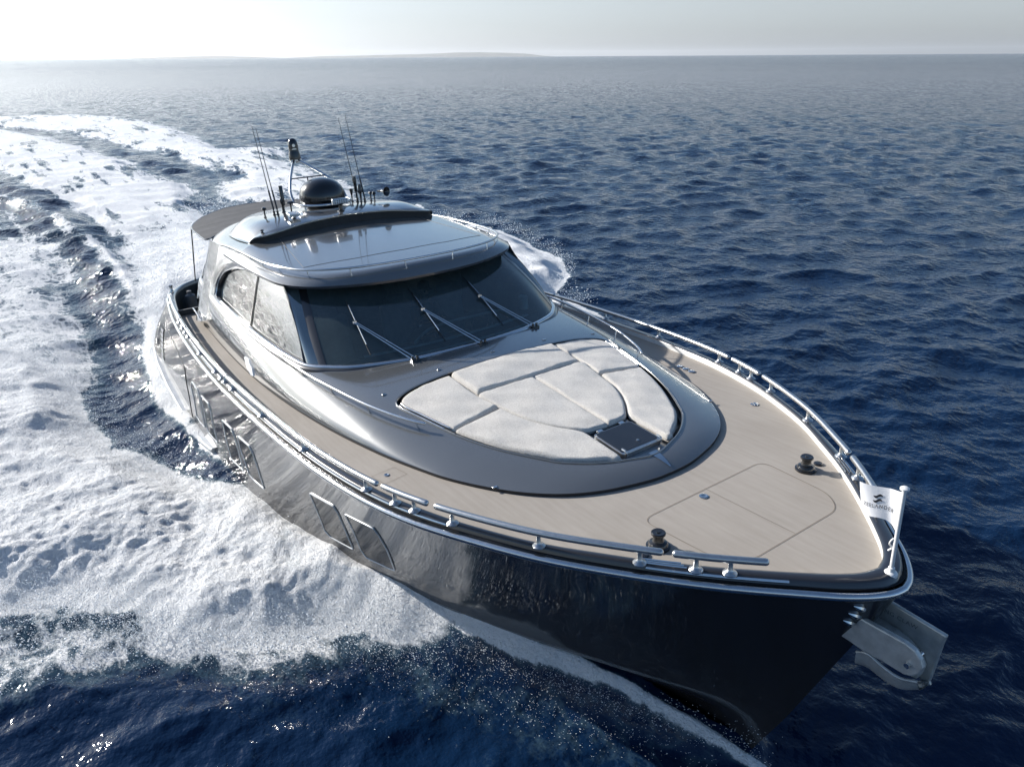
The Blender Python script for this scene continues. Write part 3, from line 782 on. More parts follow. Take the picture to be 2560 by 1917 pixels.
# ---- bulwark grab rails with their stanchions
segs = [(-6.35, -4.22, (-6.26, -4.43)), (-4.10, -3.49, (-3.95, -3.62)), (-3.38, -.82, (-3.28, -2.12, -1.0)), (-.76, -.27, (-.62, -.43)),
        (-.20, 4.08, (-.04, 1.215, 2.55, 3.90)), (4.19, 4.74, (4.34, 4.59)), (4.86, 6.68, (5.02, 5.82, 6.55)), (6.78, 7.30, (6.907, 7.108))]
for s_ in (-1, 1):
    for a_, b_, posts in segs:
        path = cap_path(a_, b_, .42, .235, s_, max(8, int((b_ - a_) * 14)))
        rl = MB().add(*rodcap(path, .031)).obj('grab_rail', 'brushed', yacht)
        for px in posts:
            p0 = cap_path(px - .01, px + .01, .42, .10, s_, 3)[1]
            pr = [(.058, 0), (.058, .010), (.050, .018), (.036, .026), (.027, .034), (.022, .042), (.020, .12)]
            MB().add(*lathe(pr, p0, 18)).obj('stanchion', 'brushed', rl)
    p0 = cap_path(-7.35, -7.33, .5, .10, s_, 3)[1]
    cb = MB().add(*lathe([(.05, 0), (.05, .02), (.03, .05), (.03, .12), (.045, .14), (.045, .16), (.02, .17)], p0, 16)).obj('mooring_post', 'steel', yacht)
# ---- side deck and foredeck
SILL_A = dens([(-4.9, 0), (-4.85, 1.6), (-4.5, 2.22), (-3.07, 2.31), (-2.4, 2.29), (-1.1, 2.275), (0, 2.235), (.45, 2.17), (.75, 2.08), (1.0, 1.96)], 10)
SILL = np.vstack([SILL_A, WS[::-1][1:, :2] * [1, -1]])
sill_c = mirror_close(np.column_stack([SILL[:, 0], -SILL[:, 1]]))
hole_c = mirror_close(np.column_stack([np.where(SILL[:, 0] > .8, SILL[:, 0] - .05, SILL[:, 0]), -np.maximum(SILL[:, 1] - .05, 0)]))
dk = CPr[CPr[:, 0] > -5.29]
dk = np.vstack([[(-5.29, 0), (-5.29, dk[0, 1])], dk])
dk = mirror_close(np.column_stack([dk[:, 0], -dk[:, 1]]))
deck = surf('deck', dk, [hole_c], .08, lambda x, y: deck_z(x) + 0 * y, 'deck', yacht)
# ---- coachroof
BASE = dens([(-5.1, 0), (-5.08, 1.7), (-5.0, 2.15), (-4.7, 2.33), (-4.39, 2.38), (-3.45, 2.455), (-2.39, 2.506), (-1.17, 2.537), (-.2, 2.535), (.9, 2.48), (1.9, 2.375), (2.56, 2.27), (3.26, 2.125), (3.81, 1.97), (4.08, 1.88), (4.43, 1.715), (4.79, 1.495), (5.05, 1.27), (5.22, 1.06), (5.36, .80), (5.455, .52), (5.52, .24), (5.535, 0)], 16)
base_c = mirror_close(np.column_stack([BASE[:, 0], -BASE[:, 1]]))
RIM = dens([(2.385, 0), (2.39, .5), (2.39, 1.0), (2.42, 1.36), (2.50, 1.58), (2.58, 1.66), (2.72, 1.685), (3.07, 1.61), (3.42, 1.53), (3.75, 1.44), (4.14, 1.29), (4.34, 1.19), (4.64, 1.01), (4.79, .91), (4.99, .69), (5.11, .50), (5.20, .28), (5.26, .10), (5.27, 0)], 10)
rim_c = mirror_close(np.column_stack([RIM[:, 0], -RIM[:, 1]]))
def ztop(x, y):
    s = x - 2.2
    return 2.888 - .08 * s - .02 * s * np.tanh(s / .6) - .036 * y * y
WX = np.array([(-5.3, .14), (-3, .17), (-1, .22), (0, .36), (1, .54), (2, .64), (4, .64), (4.8, .5), (5.2, .34), (5.54, .27)])
def coach_z(x, y):
    d, _ = seg_dist(np.column_stack([x, y]), base_c)
    w = np.interp(x, WX[:, 0], WX[:, 1])
    s = np.clip(d / w, 0, 1)
    qq = np.interp(x, [-5, 2.8, 4.6], [1.75, 1.7, 1.0])
    g = (1 - (1 - s) ** 2.3) ** (1 / qq)
    zd = deck_z(x) + .035
    return zd + (np.minimum(ztop(x, y), 3.3) - zd) * g
coach = surf_ring('coachroof', base_c, [rim_c, hole_c], .045, coach_z, 'paint', yacht, [0, .002, .006, .014, .024, .036, .050, .068, .090, .115, .14, .17, .20, .23])
rz = lambda x, y: coach_z(x, y)
MB().add(*wall(base_c, lambda x, y: deck_z(x) - .02, lambda x, y: deck_z(x) + .036)).obj('base_gasket', 'rubber', coach)
MB().add(*wall(rim_c, lambda x, y: ztop(x, y) - .16, rz)).obj('recess_wall', 'cap', coach)
rim3 = np.column_stack([rim_c, rz(rim_c[:, 0], rim_c[:, 1]) + .002])
MB().add(*tube(rim3, .011, 8, closed=True)).obj('recess_lip', 'paint', coach)
surf('recess_floor', rim_c, [], .1, lambda x, y: ztop(x, y) - .15, 'cap', coach)
# small nozzles along the foot of the windscreen
for vx, vy in [(2.408, -1.69), (2.325, -.855), (2.295, 0), (2.325, .855), (2.408, 1.69), (4.62, -1.60), (4.62, 1.60)]:
    if abs(vy) < 1.7 and vx < 4: vx -= .10
    z0 = float(coach_z(np.array([vx]), np.array([vy]))[0])
    MB().add(*box((vx, vy, z0 + .008), (.022, .055, .016))).obj('washer_nozzle', 'steel', coach, bevel=.005)
# handrails along the coachroof shoulder
hr = np.array([(-3.2, 2.235, 2.98), (-2.16, 2.27, 2.93), (-1.36, 2.275, 2.90), (-.5, 2.28, 2.875), (.32, 2.275, 2.86), (1.1, 2.23, 2.84), (1.75, 2.14, 2.825), (2.5, 2.00, 2.80), (3.0, 1.84, 2.775), (3.2, 1.755, 2.765), (3.33, 1.68, 2.758)])
hr = dens(hr, 8)
for s_ in (-1, 1):
    P = hr * [1, s_, 1]
    h1 = MB().add(*rodcap(P, .019)).obj('coachroof_handrail', 'steel', yacht)
    L_ = arclen(P)
    for q in np.linspace(.12, L_[-1] - .12, 9):
        b_ = np.array([np.interp(q, L_, P[:, i]) for i in range(3)])
        z0 = float(coach_z(b_[:1], b_[1:2])[0])
        yi_ = b_[1] * (1 - .035 / abs(b_[1])); z1_ = float(coach_z(b_[:1], np.array([yi_]))[0]); MB().add(*tube([b_, (b_[0], yi_, min(z1_, b_[2] - .03) - .006)], .010, 8)).obj('handrail_post', 'steel', h1)
# side scoop
for s_ in (-1, 1):
    sc_o = MB()
    pts = [(-.90, 2.535, 2.60), (-.76, 2.56, 2.545), (-.60, 2.585, 2.50), (-.42, 2.595, 2.46), (-.37, 2.575, 2.455), (-.50, 2.545, 2.53), (-.7, 2.525, 2.61)]
    V = [(x, s_ * y, z) for x, y, z in pts] + [(x, s_ * (y - .03), z + .004) for x, y, z in pts]
    F = [(0, 1, 6), (1, 2, 5, 6), (2, 3, 4, 5)] + [(13, 8, 7), (13, 12, 9, 8), (12, 11, 10, 9)] + [(i, (i + 1) % 7 + 7 if 0 else i + 7, (i + 1) % 7 + 7, (i + 1) % 7) for i in range(7)]
    sc_o.add(V, F).obj('air_scoop', 'white', yacht, smooth=False)
# ---- deck details
def flat_line(pts, w, name, mat, parent, lift=.004, closed=False):
    P = np.asarray(pts, float); T = np.gradient(P, axis=0) if not closed else np.roll(P, -1, 0) - np.roll(P, 1, 0)
    T /= np.linalg.norm(T, axis=1)[:, None]; Nn = np.stack([-T[:, 1], T[:, 0]], 1) * w / 2
    A, B = P + Nn, P - Nn
    V = np.vstack([np.column_stack([A, deck_z(A[:, 0]) + lift]), np.column_stack([B, deck_z(B[:, 0]) + lift])])
    n = len(P); F = [(i, n + i, n + (i + 1) % n, (i + 1) % n) for i in range(n if closed else n - 1)]
    return mk(name, V, F, mat, parent, False)
def rounded(poly, r, k=6):
    P = np.asarray(poly, float); out = []
    for i in range(len(P)):
        a_, b_, c_ = P[i - 1], P[i], P[(i + 1) % len(P)]
        d1 = (a_ - b_) / np.linalg.norm(a_ - b_); d2 = (c_ - b_) / np.linalg.norm(c_ - b_)
        rr = min(r, .45 * np.linalg.norm(a_ - b_), .45 * np.linalg.norm(c_ - b_))
        p1, p2 = b_ + d1 * rr, b_ + d2 * rr
        for t in np.linspace(0, 1, k): out.append((1 - t) ** 2 * p1 + 2 * t * (1 - t) * b_ + t * t * p2)
    return np.array(out)
ht = rounded([(5.95, -.80), (5.95, .80), (6.16, .80), (6.98, .66), (6.98, -.66), (6.16, -.80)], .0 + .13)
ht = rounded([(5.945, -.86), (5.945, .86), (6.75, .80), (6.96, .62), (6.96, -.62), (6.75, -.80)], .14)
hatch = flat_line(ht, .006, 'deck_hatch', 'seam', yacht, .004, True)
flat_line([(5.96, 0), (6.95, 0)], .004, 'hatch_seam', 'seam', hatch, .005)
MB().add(*lathe([(.045, 0), (.045, .006), (.03, .009), (.02, .003)], (6.03, -.12, deck_z(6.03) + .002), 20)).obj('hatch_latch', 'steel', hatch)
sh = flat_line([(3.50, -2.45), (3.47, -2.17), (3.70, -2.13), (3.745, -2.41)], .005, 'locker_lid', 'seam', yacht, .004, True)
MB().add(*lathe([(.03, 0), (.03, .006), (.02, .008), (.012, .003)], (3.578, -2.31, deck_z(3.58) + .002), 16)).obj('lid_latch', 'steel', sh)
for x_, y_ in [(3.475, 2.288), (3.598, 2.272), (3.718, 2.256)]:
    MB().add(*lathe([(.048, 0), (.048, .012), (.036, .018), (.01, .019)], (x_, y_, deck_z(x_) + .002), 20)).obj('deck_filler', 'steel', yacht)
MB().add(*lathe([(.048, 0), (.048, .008), (.034, .012), (.03, .002)], (4.98, 1.98, deck_z(4.98) + .002), 20)).obj('deck_filler', 'steel', yacht)
for s_ in (-1, 1):
    bz = deck_z(6.34) + .002
    bl = MB().add(*lathe([(.105, 0), (.105, .018), (.088, .024), (.086, .036), (.078, .050), (.052, .064), (.046, .078), (.046, .112), (.052, .122), (.064, .130), (.064, .146), (.056, .152), (.02, .150), (.018, .158)], (6.335, s_ * 1.045, bz), 28)).obj('capstan', 'black', yacht, sharp=30)
    MB().add(*lathe([(.045, 0), (.045, .012), (.038, .018), (.012, .02)], (6.35, s_ * 1.23, bz), 18)).obj('foot_switch', 'black', yacht)
# ---- windscreen
nu, nv = 81, 15
U_, V_ = np.meshgrid(np.linspace(-1, 1, nu), np.linspace(0, 1.02, nv), indexing='ij')
ws = MB().add(glassP(U_, V_).reshape(-1, 3), grid_faces(nu, nv)).obj('windscreen', 'glass', yacht, sharp=180); outward(ws, (-1, 0, 2))
sil = glassP(np.linspace(-1, 1, 90), np.zeros(90))
sideS = np.array([sideP(x, z)[...] for x, z in [(.75, 2.835), (.3, 2.85), (0, 2.86), (-.6, 2.885), (-1.2, 2.91), (-1.9, 2.945), (-2.5, 2.98), (-2.9, 3.0)]])
sil_full = np.vstack([sideS[::-1], sil, sideS * [1, -1, 1]])
sil_d = resample(dens(sil_full, 4), 260)
nrm = np.gradient(sil_d, axis=0); nrm[:, 2] = 0; nrm = np.stack([nrm[:, 1], -nrm[:, 0], 0 * nrm[:, 0]], 1); nrm /= np.linalg.norm(nrm, axis=1)[:, None]
def ribbon(base, offs):
    rows_ = [base + nrm * a_ + np.array([0, 0, b_]) for a_, b_ in offs]
    return np.array(rows_).reshape(-1, 3), grid_faces(len(rows_), len(base), flip=True)
MB().add(*ribbon(sil_d, [(.100, -.075), (.098, -.035), (.080, -.012), (.045, .004), (.043, -.01)])).obj('screen_moulding', 'cap', ws, sharp=60)
MB().add(*ribbon(sil_d, [(.046, -.01), (.044, .012), (.034, .020), (.012, .026), (-.01, .026), (-.012, .0)])).obj('screen_trim', 'steel', ws, sharp=60)
MB().add(*wall(hole_c, lambda x, y: 2.0 + 0 * x, lambda x, y: coach_z(x, y))).obj('coaming', 'dark_in', coach)
# pillars and corner panes
for s_ in (-1, 1):
    a0, a1 = glassP(np.array(s_ * 1.0), np.array(0.)), glassP(np.array(s_ * 1.0), np.array(1.02))
    v = np.linspace(0, 1.02, 15); E_ = glassP(np.full(15, s_ * 1.0), v); E2 = glassP(np.full(15, s_ * .972), v)
    out = np.array([.0, s_ * .02, .0])
    b0, b1 = np.array([.955, s_ * 1.98, 2.84]), np.array([-.135, s_ * 1.745, 3.645])
    E3 = b0 + (b1 - b0) * np.linspace(0, 1.0, 15)[:, None]; E3[:, 1] += s_ * .03 * np.sin(PI * v); E3[:, 0] += .03 * np.sin(PI * v)
    col = np.array([E2 + out * .4, E_ + out, E3 + out, E3 - out])
    MB().add(col.reshape(-1, 3), grid_faces(4, 15, flip=(s_ > 0))).obj('windscreen_pillar', 'cap', ws, sharp=50)
    d0, d1 = sideP(.72, 2.84, 0), sideP(-.34, 3.735, -.01)
    if s_ > 0: d0, d1 = d0 * [1, -1, 1], d1 * [1, -1, 1]
    D = d0 + (d1 - d0) * np.linspace(0, 1, 15)[:, None]; D[:, 0] += .12 * np.sin(PI * np.linspace(0, 1, 15)) * 1; D[:, 1] += s_ * .02 * np.sin(PI * v)
    mids = [E3 + (D - E3) * q + np.array([0, s_ * .03 * math.sin(PI * q), 0]) for q in np.linspace(0, 1, 8)]
    cpn = MB().add(np.array(mids).reshape(-1, 3), grid_faces(8, 15, flip=(s_ > 0))).obj('corner_pane', 'corner_glass', ws, sharp=180); outward(cpn, (-1, 0, 2))
    # side window
    top = dens([(-.34, 3.742), (-.80, 3.745), (-1.48, 3.725), (-2.0, 3.69), (-2.5, 3.62), (-3.02, 3.475), (-3.22, 3.33), (-3.30, 3.18), (-3.27, 3.05), (-3.12, 2.985)], 8)
    botm = dens([(-2.9, 2.97), (-2.46, 2.955), (-1.25, 2.91), (.2, 2.86), (.72, 2.84)], 6)
    dd = np.column_stack([D[1:-1, 0], D[1:-1, 2]])
    gl = np.vstack([top, botm, dd])
    P2, F2 = patch(gl, [], .05)
    V = sideP(P2[:, 0], P2[:, 1], -.03)
    if s_ > 0: V = V * [1, -1, 1]
    if s_ > 0: F2 = F2[:, ::-1]
    sw = outward(mk('side_window', V, F2, 'side_glass', yacht, True), (-1, 0, 2))
    ln = sideP(np.array([-1.33, -1.42]), np.array([2.93, 3.72]), -.02)
    if s_ > 0: ln = ln * [1, -1, 1]
    MB().add(*tube(ln, .008, 6)).obj('window_divider', 'rubber', sw)
    # body skin round the window
    outer = dens([(.70, 2.80), (-.5, 2.80), (-2.0, 2.84), (-3.0, 2.70), (-3.8, 2.50), (-4.7, 2.36)], 8)
    aft = dens([(-4.78, 2.6), (-4.72, 3.0), (-4.60, 3.35), (-4.45, 3.6), (-4.45, 3.86)], 8)
    upp = dens([(-3.5, 3.88), (-1.5, 3.86), (-.5, 3.80), (-.2, 3.755)], 8)
    oc = np.vstack([outer, aft, upp])
    P2, F2 = patch(oc, [gl], .035)
    def body(x, z):
        d, _ = seg_dist(np.column_stack([x, z]), gl)
        gr = np.clip(d / .30, 0, 1)
        aftw = np.clip((-2.6 - x) / .8, 0, 1)
        off = .02 + aftw * (.075 * (1 - (1 - gr) ** 2.2)) + .03 * np.exp(-((d - .035) / .03) ** 2) * aftw + .045 * np.exp(-((d - .10) / .05) ** 2) * (z > 3.2) * (1 - aftw)
        # round the after corner in towards the centreline
        rc = np.clip((-4.0 - x) / .8, 0, 1)
        return sideP(x, z, off - .34 * rc ** 2.5)
    V = body(P2[:, 0], P2[:, 1]); e_ = .004
    dx = body(P2[:, 0] + e_, P2[:, 1]) - body(P2[:, 0] - e_, P2[:, 1]); dz = body(P2[:, 0], P2[:, 1] + e_) - body(P2[:, 0], P2[:, 1] - e_)
    Nn = np.cross(dx, dz); Nn /= np.linalg.norm(Nn, axis=1)[:, None]; Nn *= -np.sign(Nn[:, 1:2]); F3 = F2
    if s_ > 0: V = V * [1, -1, 1]; Nn = Nn * [1, -1, 1]; F3 = F2[:, ::-1]
    mk('cabin_side', V, F3, 'paint', yacht, True, Nn)
    wl_ = sideP(gl[:, 0], gl[:, 1], .025); wi_ = sideP(gl[:, 0], gl[:, 1], -.035)
    if s_ > 0: wl_, wi_ = wl_ * [1, -1, 1], wi_ * [1, -1, 1]
    n = len(gl)
    MB().add(np.vstack([wl_, wi_]), [(i, (i + 1) % n, n + (i + 1) % n, n + i) for i in range(n)]).obj('window_reveal', 'cap', sw)
    k_ = len(top) + len(botm)
    fr = wl_[:len(top)]
    MB().add(*tube(fr, .012, 8)).obj('window_bead', 'steel', sw)
    # cabin after bulkhead edge
# after bulkhead of the cabin
bk = []
for z in np.linspace(1.3, 3.9, 8):
    y_ = 2.25 - .38 * (max(z, 2.4) - 2.9) - .30
    bk.append([(-4.72 + .0 * z, y, z) for y in np.linspace(-y_, y_, 12)])
MB().add(np.array(bk).reshape(-1, 3), grid_faces(8, 12)).obj('after_bulkhead', 'dark_in', yacht)
# ---- cabin roof
ROOF = dens([(-6.2, 0), (-6.1, .53), (-5.8, 1.07), (-5.5, 1.42), (-5.07, 1.70), (-4.4, 1.92), (-3.5, 2.02), (-2.5, 2.06), (-1.5, 2.06), (-.8, 2.03), (-.35, 1.98), (-.05, 1.87), (.2, 1.68), (.42, 1.36), (.60, .95), (.70, .5), (.735, 0)], 14)
roof_c = mirror_close(np.column_stack([ROOF[:, 0], -ROOF[:, 1]]))
def roof_top(x, y):
    q = .9 - x
    return 3.875 + .07 * np.where(q < 3.2, q, 3.2 + 0 * q) - .045 * np.maximum(-2.3 - x, 0) - .032 * y * y
def roof_z(x, y):
    d, _ = seg_dist(np.column_stack([x, y]), roof_c)
    w = np.interp(x, [-6.2, -3, -.5, .3], [.30, .42, .40, .26])
    s = np.clip(d / w, 0, 1)
    ze = np.interp(x, [-6.2, -4, -1, 0, .7], [3.80, 3.78, 3.765, 3.745, 3.735])
    return ze + (roof_top(x, y) - ze) * (1 - (1 - s) ** 2.6)
roof = surf_ring('cabin_roof', roof_c, [], .05, roof_z, 'paint', yacht, [0, .006, .014, .024, .036, .05, .07, .095, .125, .16, .2, .24, .28])
red = mirror_close(np.column_stack([ROOF[:, 0] * 1.0, -ROOF[:, 1]]))
MB().add(*wall(roof_c, lambda x, y: np.interp(x, [-6.2, -4, -1, 0, .7], [3.80, 3.78, 3.765, 3.745, 3.735]) - .035, lambda x, y: np.interp(x, [-6.2, -4, -1, 0, .7], [3.80, 3.78, 3.765, 3.745, 3.735]))).obj('roof_edge', 'cap', roof)
surf('headlining', roof_c * .998, [], .15, lambda x, y: np.interp(x, [-6.2, -4, -1, 0, .7], [3.80, 3.78, 3.765, 3.745, 3.735]) - .034, 'rubber', roof, flip=True)
# panel joints in the roof skin
def on_roof(pts, r=.0035, mat='rubber', name='panel_joint'):
    P = resample(np.asarray(pts, float), 60); z = roof_z(P[:, 0], P[:, 1])
    return MB().add(*tube(np.column_stack([P, z + .0008]), r, 6)).obj(name, mat, roof)
on_roof([(-.42, -1.55), (-.22, -.8), (-.15, 0), (-.22, .8), (-.42, 1.55)])
on_roof([(-2.25, -1.30), (-.42, -1.55)]); on_roof([(-2.25, 1.30), (-.42, 1.55)])
# roof rail
RR = dens([(-4.62, 2.34, 2.72), (-4.62, 2.28, 2.90), (-4.55, 2.20, 3.10), (-4.42, 2.10, 3.38), (-4.2, 2.02, 3.60), (-3.7, 1.98, 3.80), (-3.0, 1.97, 3.885), (-2.3, 1.965, 3.905), (-1.6, 1.95, 3.905), (-1.1, 1.93, 3.90), (-.55, 1.84, 3.905), (-.1, 1.72, 3.91), (.15, 1.60, 3.918), (.42, 1.40, 3.925), (.64, 1.12, 3.932), (.80, .75, 3.94), (.89, .4, 3.947), (.92, 0, 3.95)], 8)
RR[:, 0] -= np.clip((RR[:, 0] + .5) / 1.4, 0, 1) * .28
RRp = RR[::-1].copy(); RRp[:, 1] *= -1
RR[:, 2] += .022
RRf = np.vstack([RR * [1, -1, 1], (RRp * [1, -1, 1])[1:]]); 
RRf = np.vstack([RR * [1, -1, 1], RR[::-1][1:]])
rr = MB().add(*rodcap(resample(RRf, 260), .017)).obj('roof_handrail', 'steel', yacht)
for x_, y_ in [(.62, .40), (.40, 1.14), (-.02, 1.66), (-.62, 1.855), (-1.15, 1.925), (-1.75, 1.955), (-2.35, 1.965), (-2.95, 1.97), (-3.6, 1.985), (-4.15, 2.01)]:
    for s_ in (-1, 1):
        k_ = np.argmin((RR[:, 0] - x_) ** 2 + (RR[:, 1] - y_) ** 2); t_ = RR[k_]
        z0 = float(roof_z(np.array([t_[0]]), np.array([s_ * min(t_[1], 1.95)]))[0])
        lo = (t_[0] + .01, s_ * (t_[1] - .012), max(z0 - .004, t_[2] - .16))
        MB().add(*tube([(t_[0], s_ * t_[1], t_[2]), lo], .009, 8)).obj('rail_post', 'steel', rr)
for z_, x_, y_ in [(3.38, -4.42, 2.10), (3.1, -4.55, 2.20), (2.8, -4.62, 2.3)]:
    for s_ in (-1, 1):
        MB().add(*tube([(x_, s_ * y_, z_), (x_ + .08, s_ * (y_ - .10), z_)], .009, 8)).obj('rail_post', 'steel', rr)
# ---- roof hood with its dark slot
HOOD = dens([(-4.95, 0), (-4.9, .7), (-4.65, 1.35), (-4.1, 1.66), (-3.4, 1.75), (-2.8, 1.76), (-2.38, 1.72), (-2.22, 1.58), (-2.20, 1.35), (-2.28, .8), (-2.33, 0)], 12)
hood_c = mirror_close(np.column_stack([HOOD[:, 0], -HOOD[:, 1]]))
SIDE_ = HOOD[HOOD[:, 0] < -2.36]; k0 = int(np.argmax(HOOD[:, 1] > 1.74)); SIDE_ = HOOD[: k0 + 24]
side_o = np.vstack([np.column_stack([SIDE_[:, 0], SIDE_[:, 1]])[::-1], np.column_stack([SIDE_[:, 0], -SIDE_[:, 1]])[1:]])
def hood_z(x, y):
    P = np.column_stack([x, y])
    d, _ = seg_dist(P, side_o, closed=False)
    s = np.clip(d / .55, 0, 1)
    base = roof_top(x, y) - .005
    hh = .26 * (1 - (1 - s) ** 2.4)
    lip = np.clip((-2.2 - x) / .9, 0, 1)
    hh = hh * (.50 + .50 * (1 - (1 - lip) ** 2.2)) - .03 * np.clip(-3.6 - x, 0, 2)
    return base + np.maximum(hh, .012)
hood = surf('roof_hood', hood_c, [], .04, hood_z, 'paint', yacht)
front = hood_c[(hood_c[:, 0] > -2.55)]
# order the front points by y
front = front[np.argsort(front[:, 1])]
MB().add(*wall(front, lambda x, y: hood_z(x, y) - .022, lambda x, y: hood_z(x, y), closed=False)).obj('hood_lip', 'paint', hood)
MB().add(*wall(front - [.06, 0], lambda x, y: roof_top(x, y) - .01, lambda x, y: hood_z(x, y) - .02, closed=False)).obj('hood_slot', 'rubber', hood)
inner = np.vstack([front, (front - [.07, 0])[::-1]])
V = np.vstack([np.column_stack([front, hood_z(front[:, 0], front[:, 1]) - .021]), np.column_stack([front - [.07, 0], hood_z(front[:, 0], front[:, 1]) - .021])])
nf = len(front); MB().add(V, [(i, i + 1, nf + i + 1, nf + i) for i in range(nf - 1)]).obj('slot_top', 'rubber', hood)
def hz(x, y): return float(hood_z(np.array([x]), np.array([y]))[0])
# ---- radome, mast, camera
rd = [(.30, -.05), (.33, 0), (.41, .03), (.425, .10), (.415, .20), (.375, .30), (.30, .38), (.20, .435), (.10, .462), (.02, .47)]
dome = MB().add(*lathe(rd, (-3.45, 0, hz(-3.45, 0) + .04), 40)).obj('satellite_dome', 'black', yacht, sharp=60)
lp = [(-3.45 + .52 * math.cos(a_), .52 * math.sin(a_), hz(-3.45, 0) + .07) for a_ in np.linspace(-PI * .56, PI * .56, 40)]
topm = np.array([-4.70, 0, 5.05])
legL = np.vstack([np.array(lp[0]), np.array(lp[0]) + [-.06, -.01, .02], (-3.75, -.50, 4.60), (-4.1, -.36, 4.83), (-4.55, -.10, 5.06)])
L1 = dens(np.vstack([[lp[0]], [(-3.72, -.50, 4.55)], [(-4.0, -.38, 4.74)], [(-4.45, -.14, 4.98)], [(-4.62, -.04, 5.06)]]), 6)
L2 = L1 * [1, -1, 1]
mast = MB().add(*tube(np.vstack([L1[::-1], np.array(lp)[1:-1], L2]), .026, 12)).obj('mast_frame', 'steel', yacht)
MB().add(*tube([(-4.05, -.35, 4.78), (-4.05, .35, 4.78)], .012, 8)).add(*tube([(-4.05, -.02, 4.78), (-4.05, -.02, 4.35)], .012, 8)).obj('mast_brace', 'cap', mast)
for s_ in (-1, 1): MB().add(*tube([(-3.2, s_ * .44, hz(-3.2, .44) - .01), (-3.2, s_ * .44, hz(-3.45, 0) + .07)], .02, 8)).obj('mast_foot', 'steel', mast)
MB().add(*box((-4.66, 0, 5.06), (.14, .22, .03))).add(*lathe([(.03, 0), (.03, .05)], (-4.66, .03, 5.0), 10)).obj('camera_plate', 'steel', mast, smooth=False)
cm_ = MB().add(*lathe([(.10, 0), (.115, .01), (.112, .10), (.098, .15), (.094, .17), (.096, .26), (.088, .33), (.066, .375), (.035, .395), (.004, .40)], (-4.66, 0, 5.075), 26)).obj('thermal_camera', 'black', yacht)
MB().add(*lathe([(.030, 0), (.030, .006)], (-4.568, -.02, 5.34), 14, (1, -.1, 0))).add(*box((-4.563, -.02, 5.275), (.012, .085, .018))).obj('camera_lens', 'steel', cm_, smooth=False)
# ---- light bar, searchlight, horns, aerials
lb = (-2.55, -.02, hz(-2.55, 0))
b0 = MB().add(*box((lb[0], lb[1], lb[2] + .165), (.06, .30, .105))).obj('light_bar', 'brushed', yacht, bevel=.015)
MB().add(*box((lb[0] + .034, lb[1], lb[2] + .165), (.01, .265, .075))).obj('light_lens', 'lens', b0, bevel=.008)
lx_ = MB()
for i in range(6):
    for j in (-1, 1): lx_.add(*lathe([(.015, 0), (.012, .003)], (lb[0] + .039, lb[1] - .105 + i * .042, lb[2] + .165 + j * .018), 10, (1, 0, 0)))
lx_.obj('light_emitters', 'vinyl', b0)
MB().add(*lathe([(.06, 0), (.06, .01), (.035, .02), (.03, .09), (.05, .11)], (lb[0], lb[1], lb[2]), 16)).obj('light_bracket', 'black', b0)
sp = (-2.58, -.88, hz(-2.58, -.88))
s0 = MB().add(*lathe([(.04, 0), (.04, .01), (.02, .02), (.02, .05)], sp, 14)).add(*box((sp[0], sp[1], sp[2] + .075), (.17, .19, .035), roty(.15))).obj('gps_puck', 'brushed', yacht, bevel=.012)
def aerial(x, y, h, lean=(0, 0), r=.006, name='whip_aerial'):
    z0 = hz(x, y) - .004
    a_ = MB().add(*tube([(x, y, z0 + .0), (x, y, z0 + .10)], .011, 8)).add(*tube([(x, y, z0 + .10), (x + lean[0] * .25, y + lean[1] * .25, z0 + .42)], .016, 8)).add(*tube([(x + lean[0] * .25, y + lean[1] * .25, z0 + .42), (x + lean[0], y + lean[1], z0 + h)], [.009, .005], 6)).obj(name, 'black', yacht)
    MB().add(*lathe([(.03, 0), (.03, .012), (.018, .02), (.018, .05), (.024, .055), (.024, .07)], (x, y, z0), 12)).obj('aerial_base', 'black', a_)
aerial(-3.27, -1.00, 1.50, (-.42, .0)); aerial(-3.21, -.955, 1.46, (-.42, .0))
aerial(-3.36, .655, 1.52, (-.42, .0)); aerial(-3.24, .75, 1.56, (-.42, .0))
def stub(x, y, prof, name):
    z0 = hz(x, y) - .003
    MB().add(*lathe([(.028, 0), (.028, .012), (.014, .018)] + [(r, z) for r, z in prof], (x, y, z0), 16)).obj(name, 'black', yacht)
knob = [(.014, .13), (.034, .135), (.044, .155), (.030, .18), (.004, .186)]
stub(-3.16, -1.20, knob, 'gps_aerial')
stub(-3.38, -.80, [(.014, .14), (.026, .17), (.030, .22), (.018, .25), (.003, .255)], 'navigation_light')
stub(-3.44, -.76, [(.014, .10), (.033, .12), (.035, .46), (.030, .47), (.002, .47)], 'radio_aerial')
stub(-3.15, -.72, [(.014, .14), (.03, .15), (.075, .165), (.078, .18), (.05, .20), (.004, .205)], 'satellite_antenna')
stub(-3.49, .60, [(.014, .12), (.03, .20), (.036, .235), (.03, .25), (.003, .255)], 'navigation_light')
stub(-3.40, .66, [(.014, .18), (.028, .20), (.030, .47), (.026, .48), (.002, .48)], 'radio_aerial')
stub(-3.30, .70, [(.022, .16), (.055, .19), (.055, .205), (.036, .22), (.028, .30), (.020, .33), (.002, .335)], 'anchor_light')
stub(-3.33, .92, knob, 'gps_aerial')
z0 = hz(-3.12, .90)
hn = MB().add(*lathe([(.028, 0), (.028, .01), (.012, .016), (.012, .12), (.03, .13), (.036, .16), (.02, .19), (.002, .19)], (-3.12, .90, z0 - .003), 14)).obj('air_horn', 'black', yacht)
MB().add(*lathe([(.018, -.22), (.02, -.12), (.03, -.05), (.055, -.01), (.088, .02), (.088, .026), (.05, 0), (.01, -.04)], (-3.02, 1.10, z0 + .17), 22, (1, .35, .0))).obj('horn_trumpet', 'black', hn)
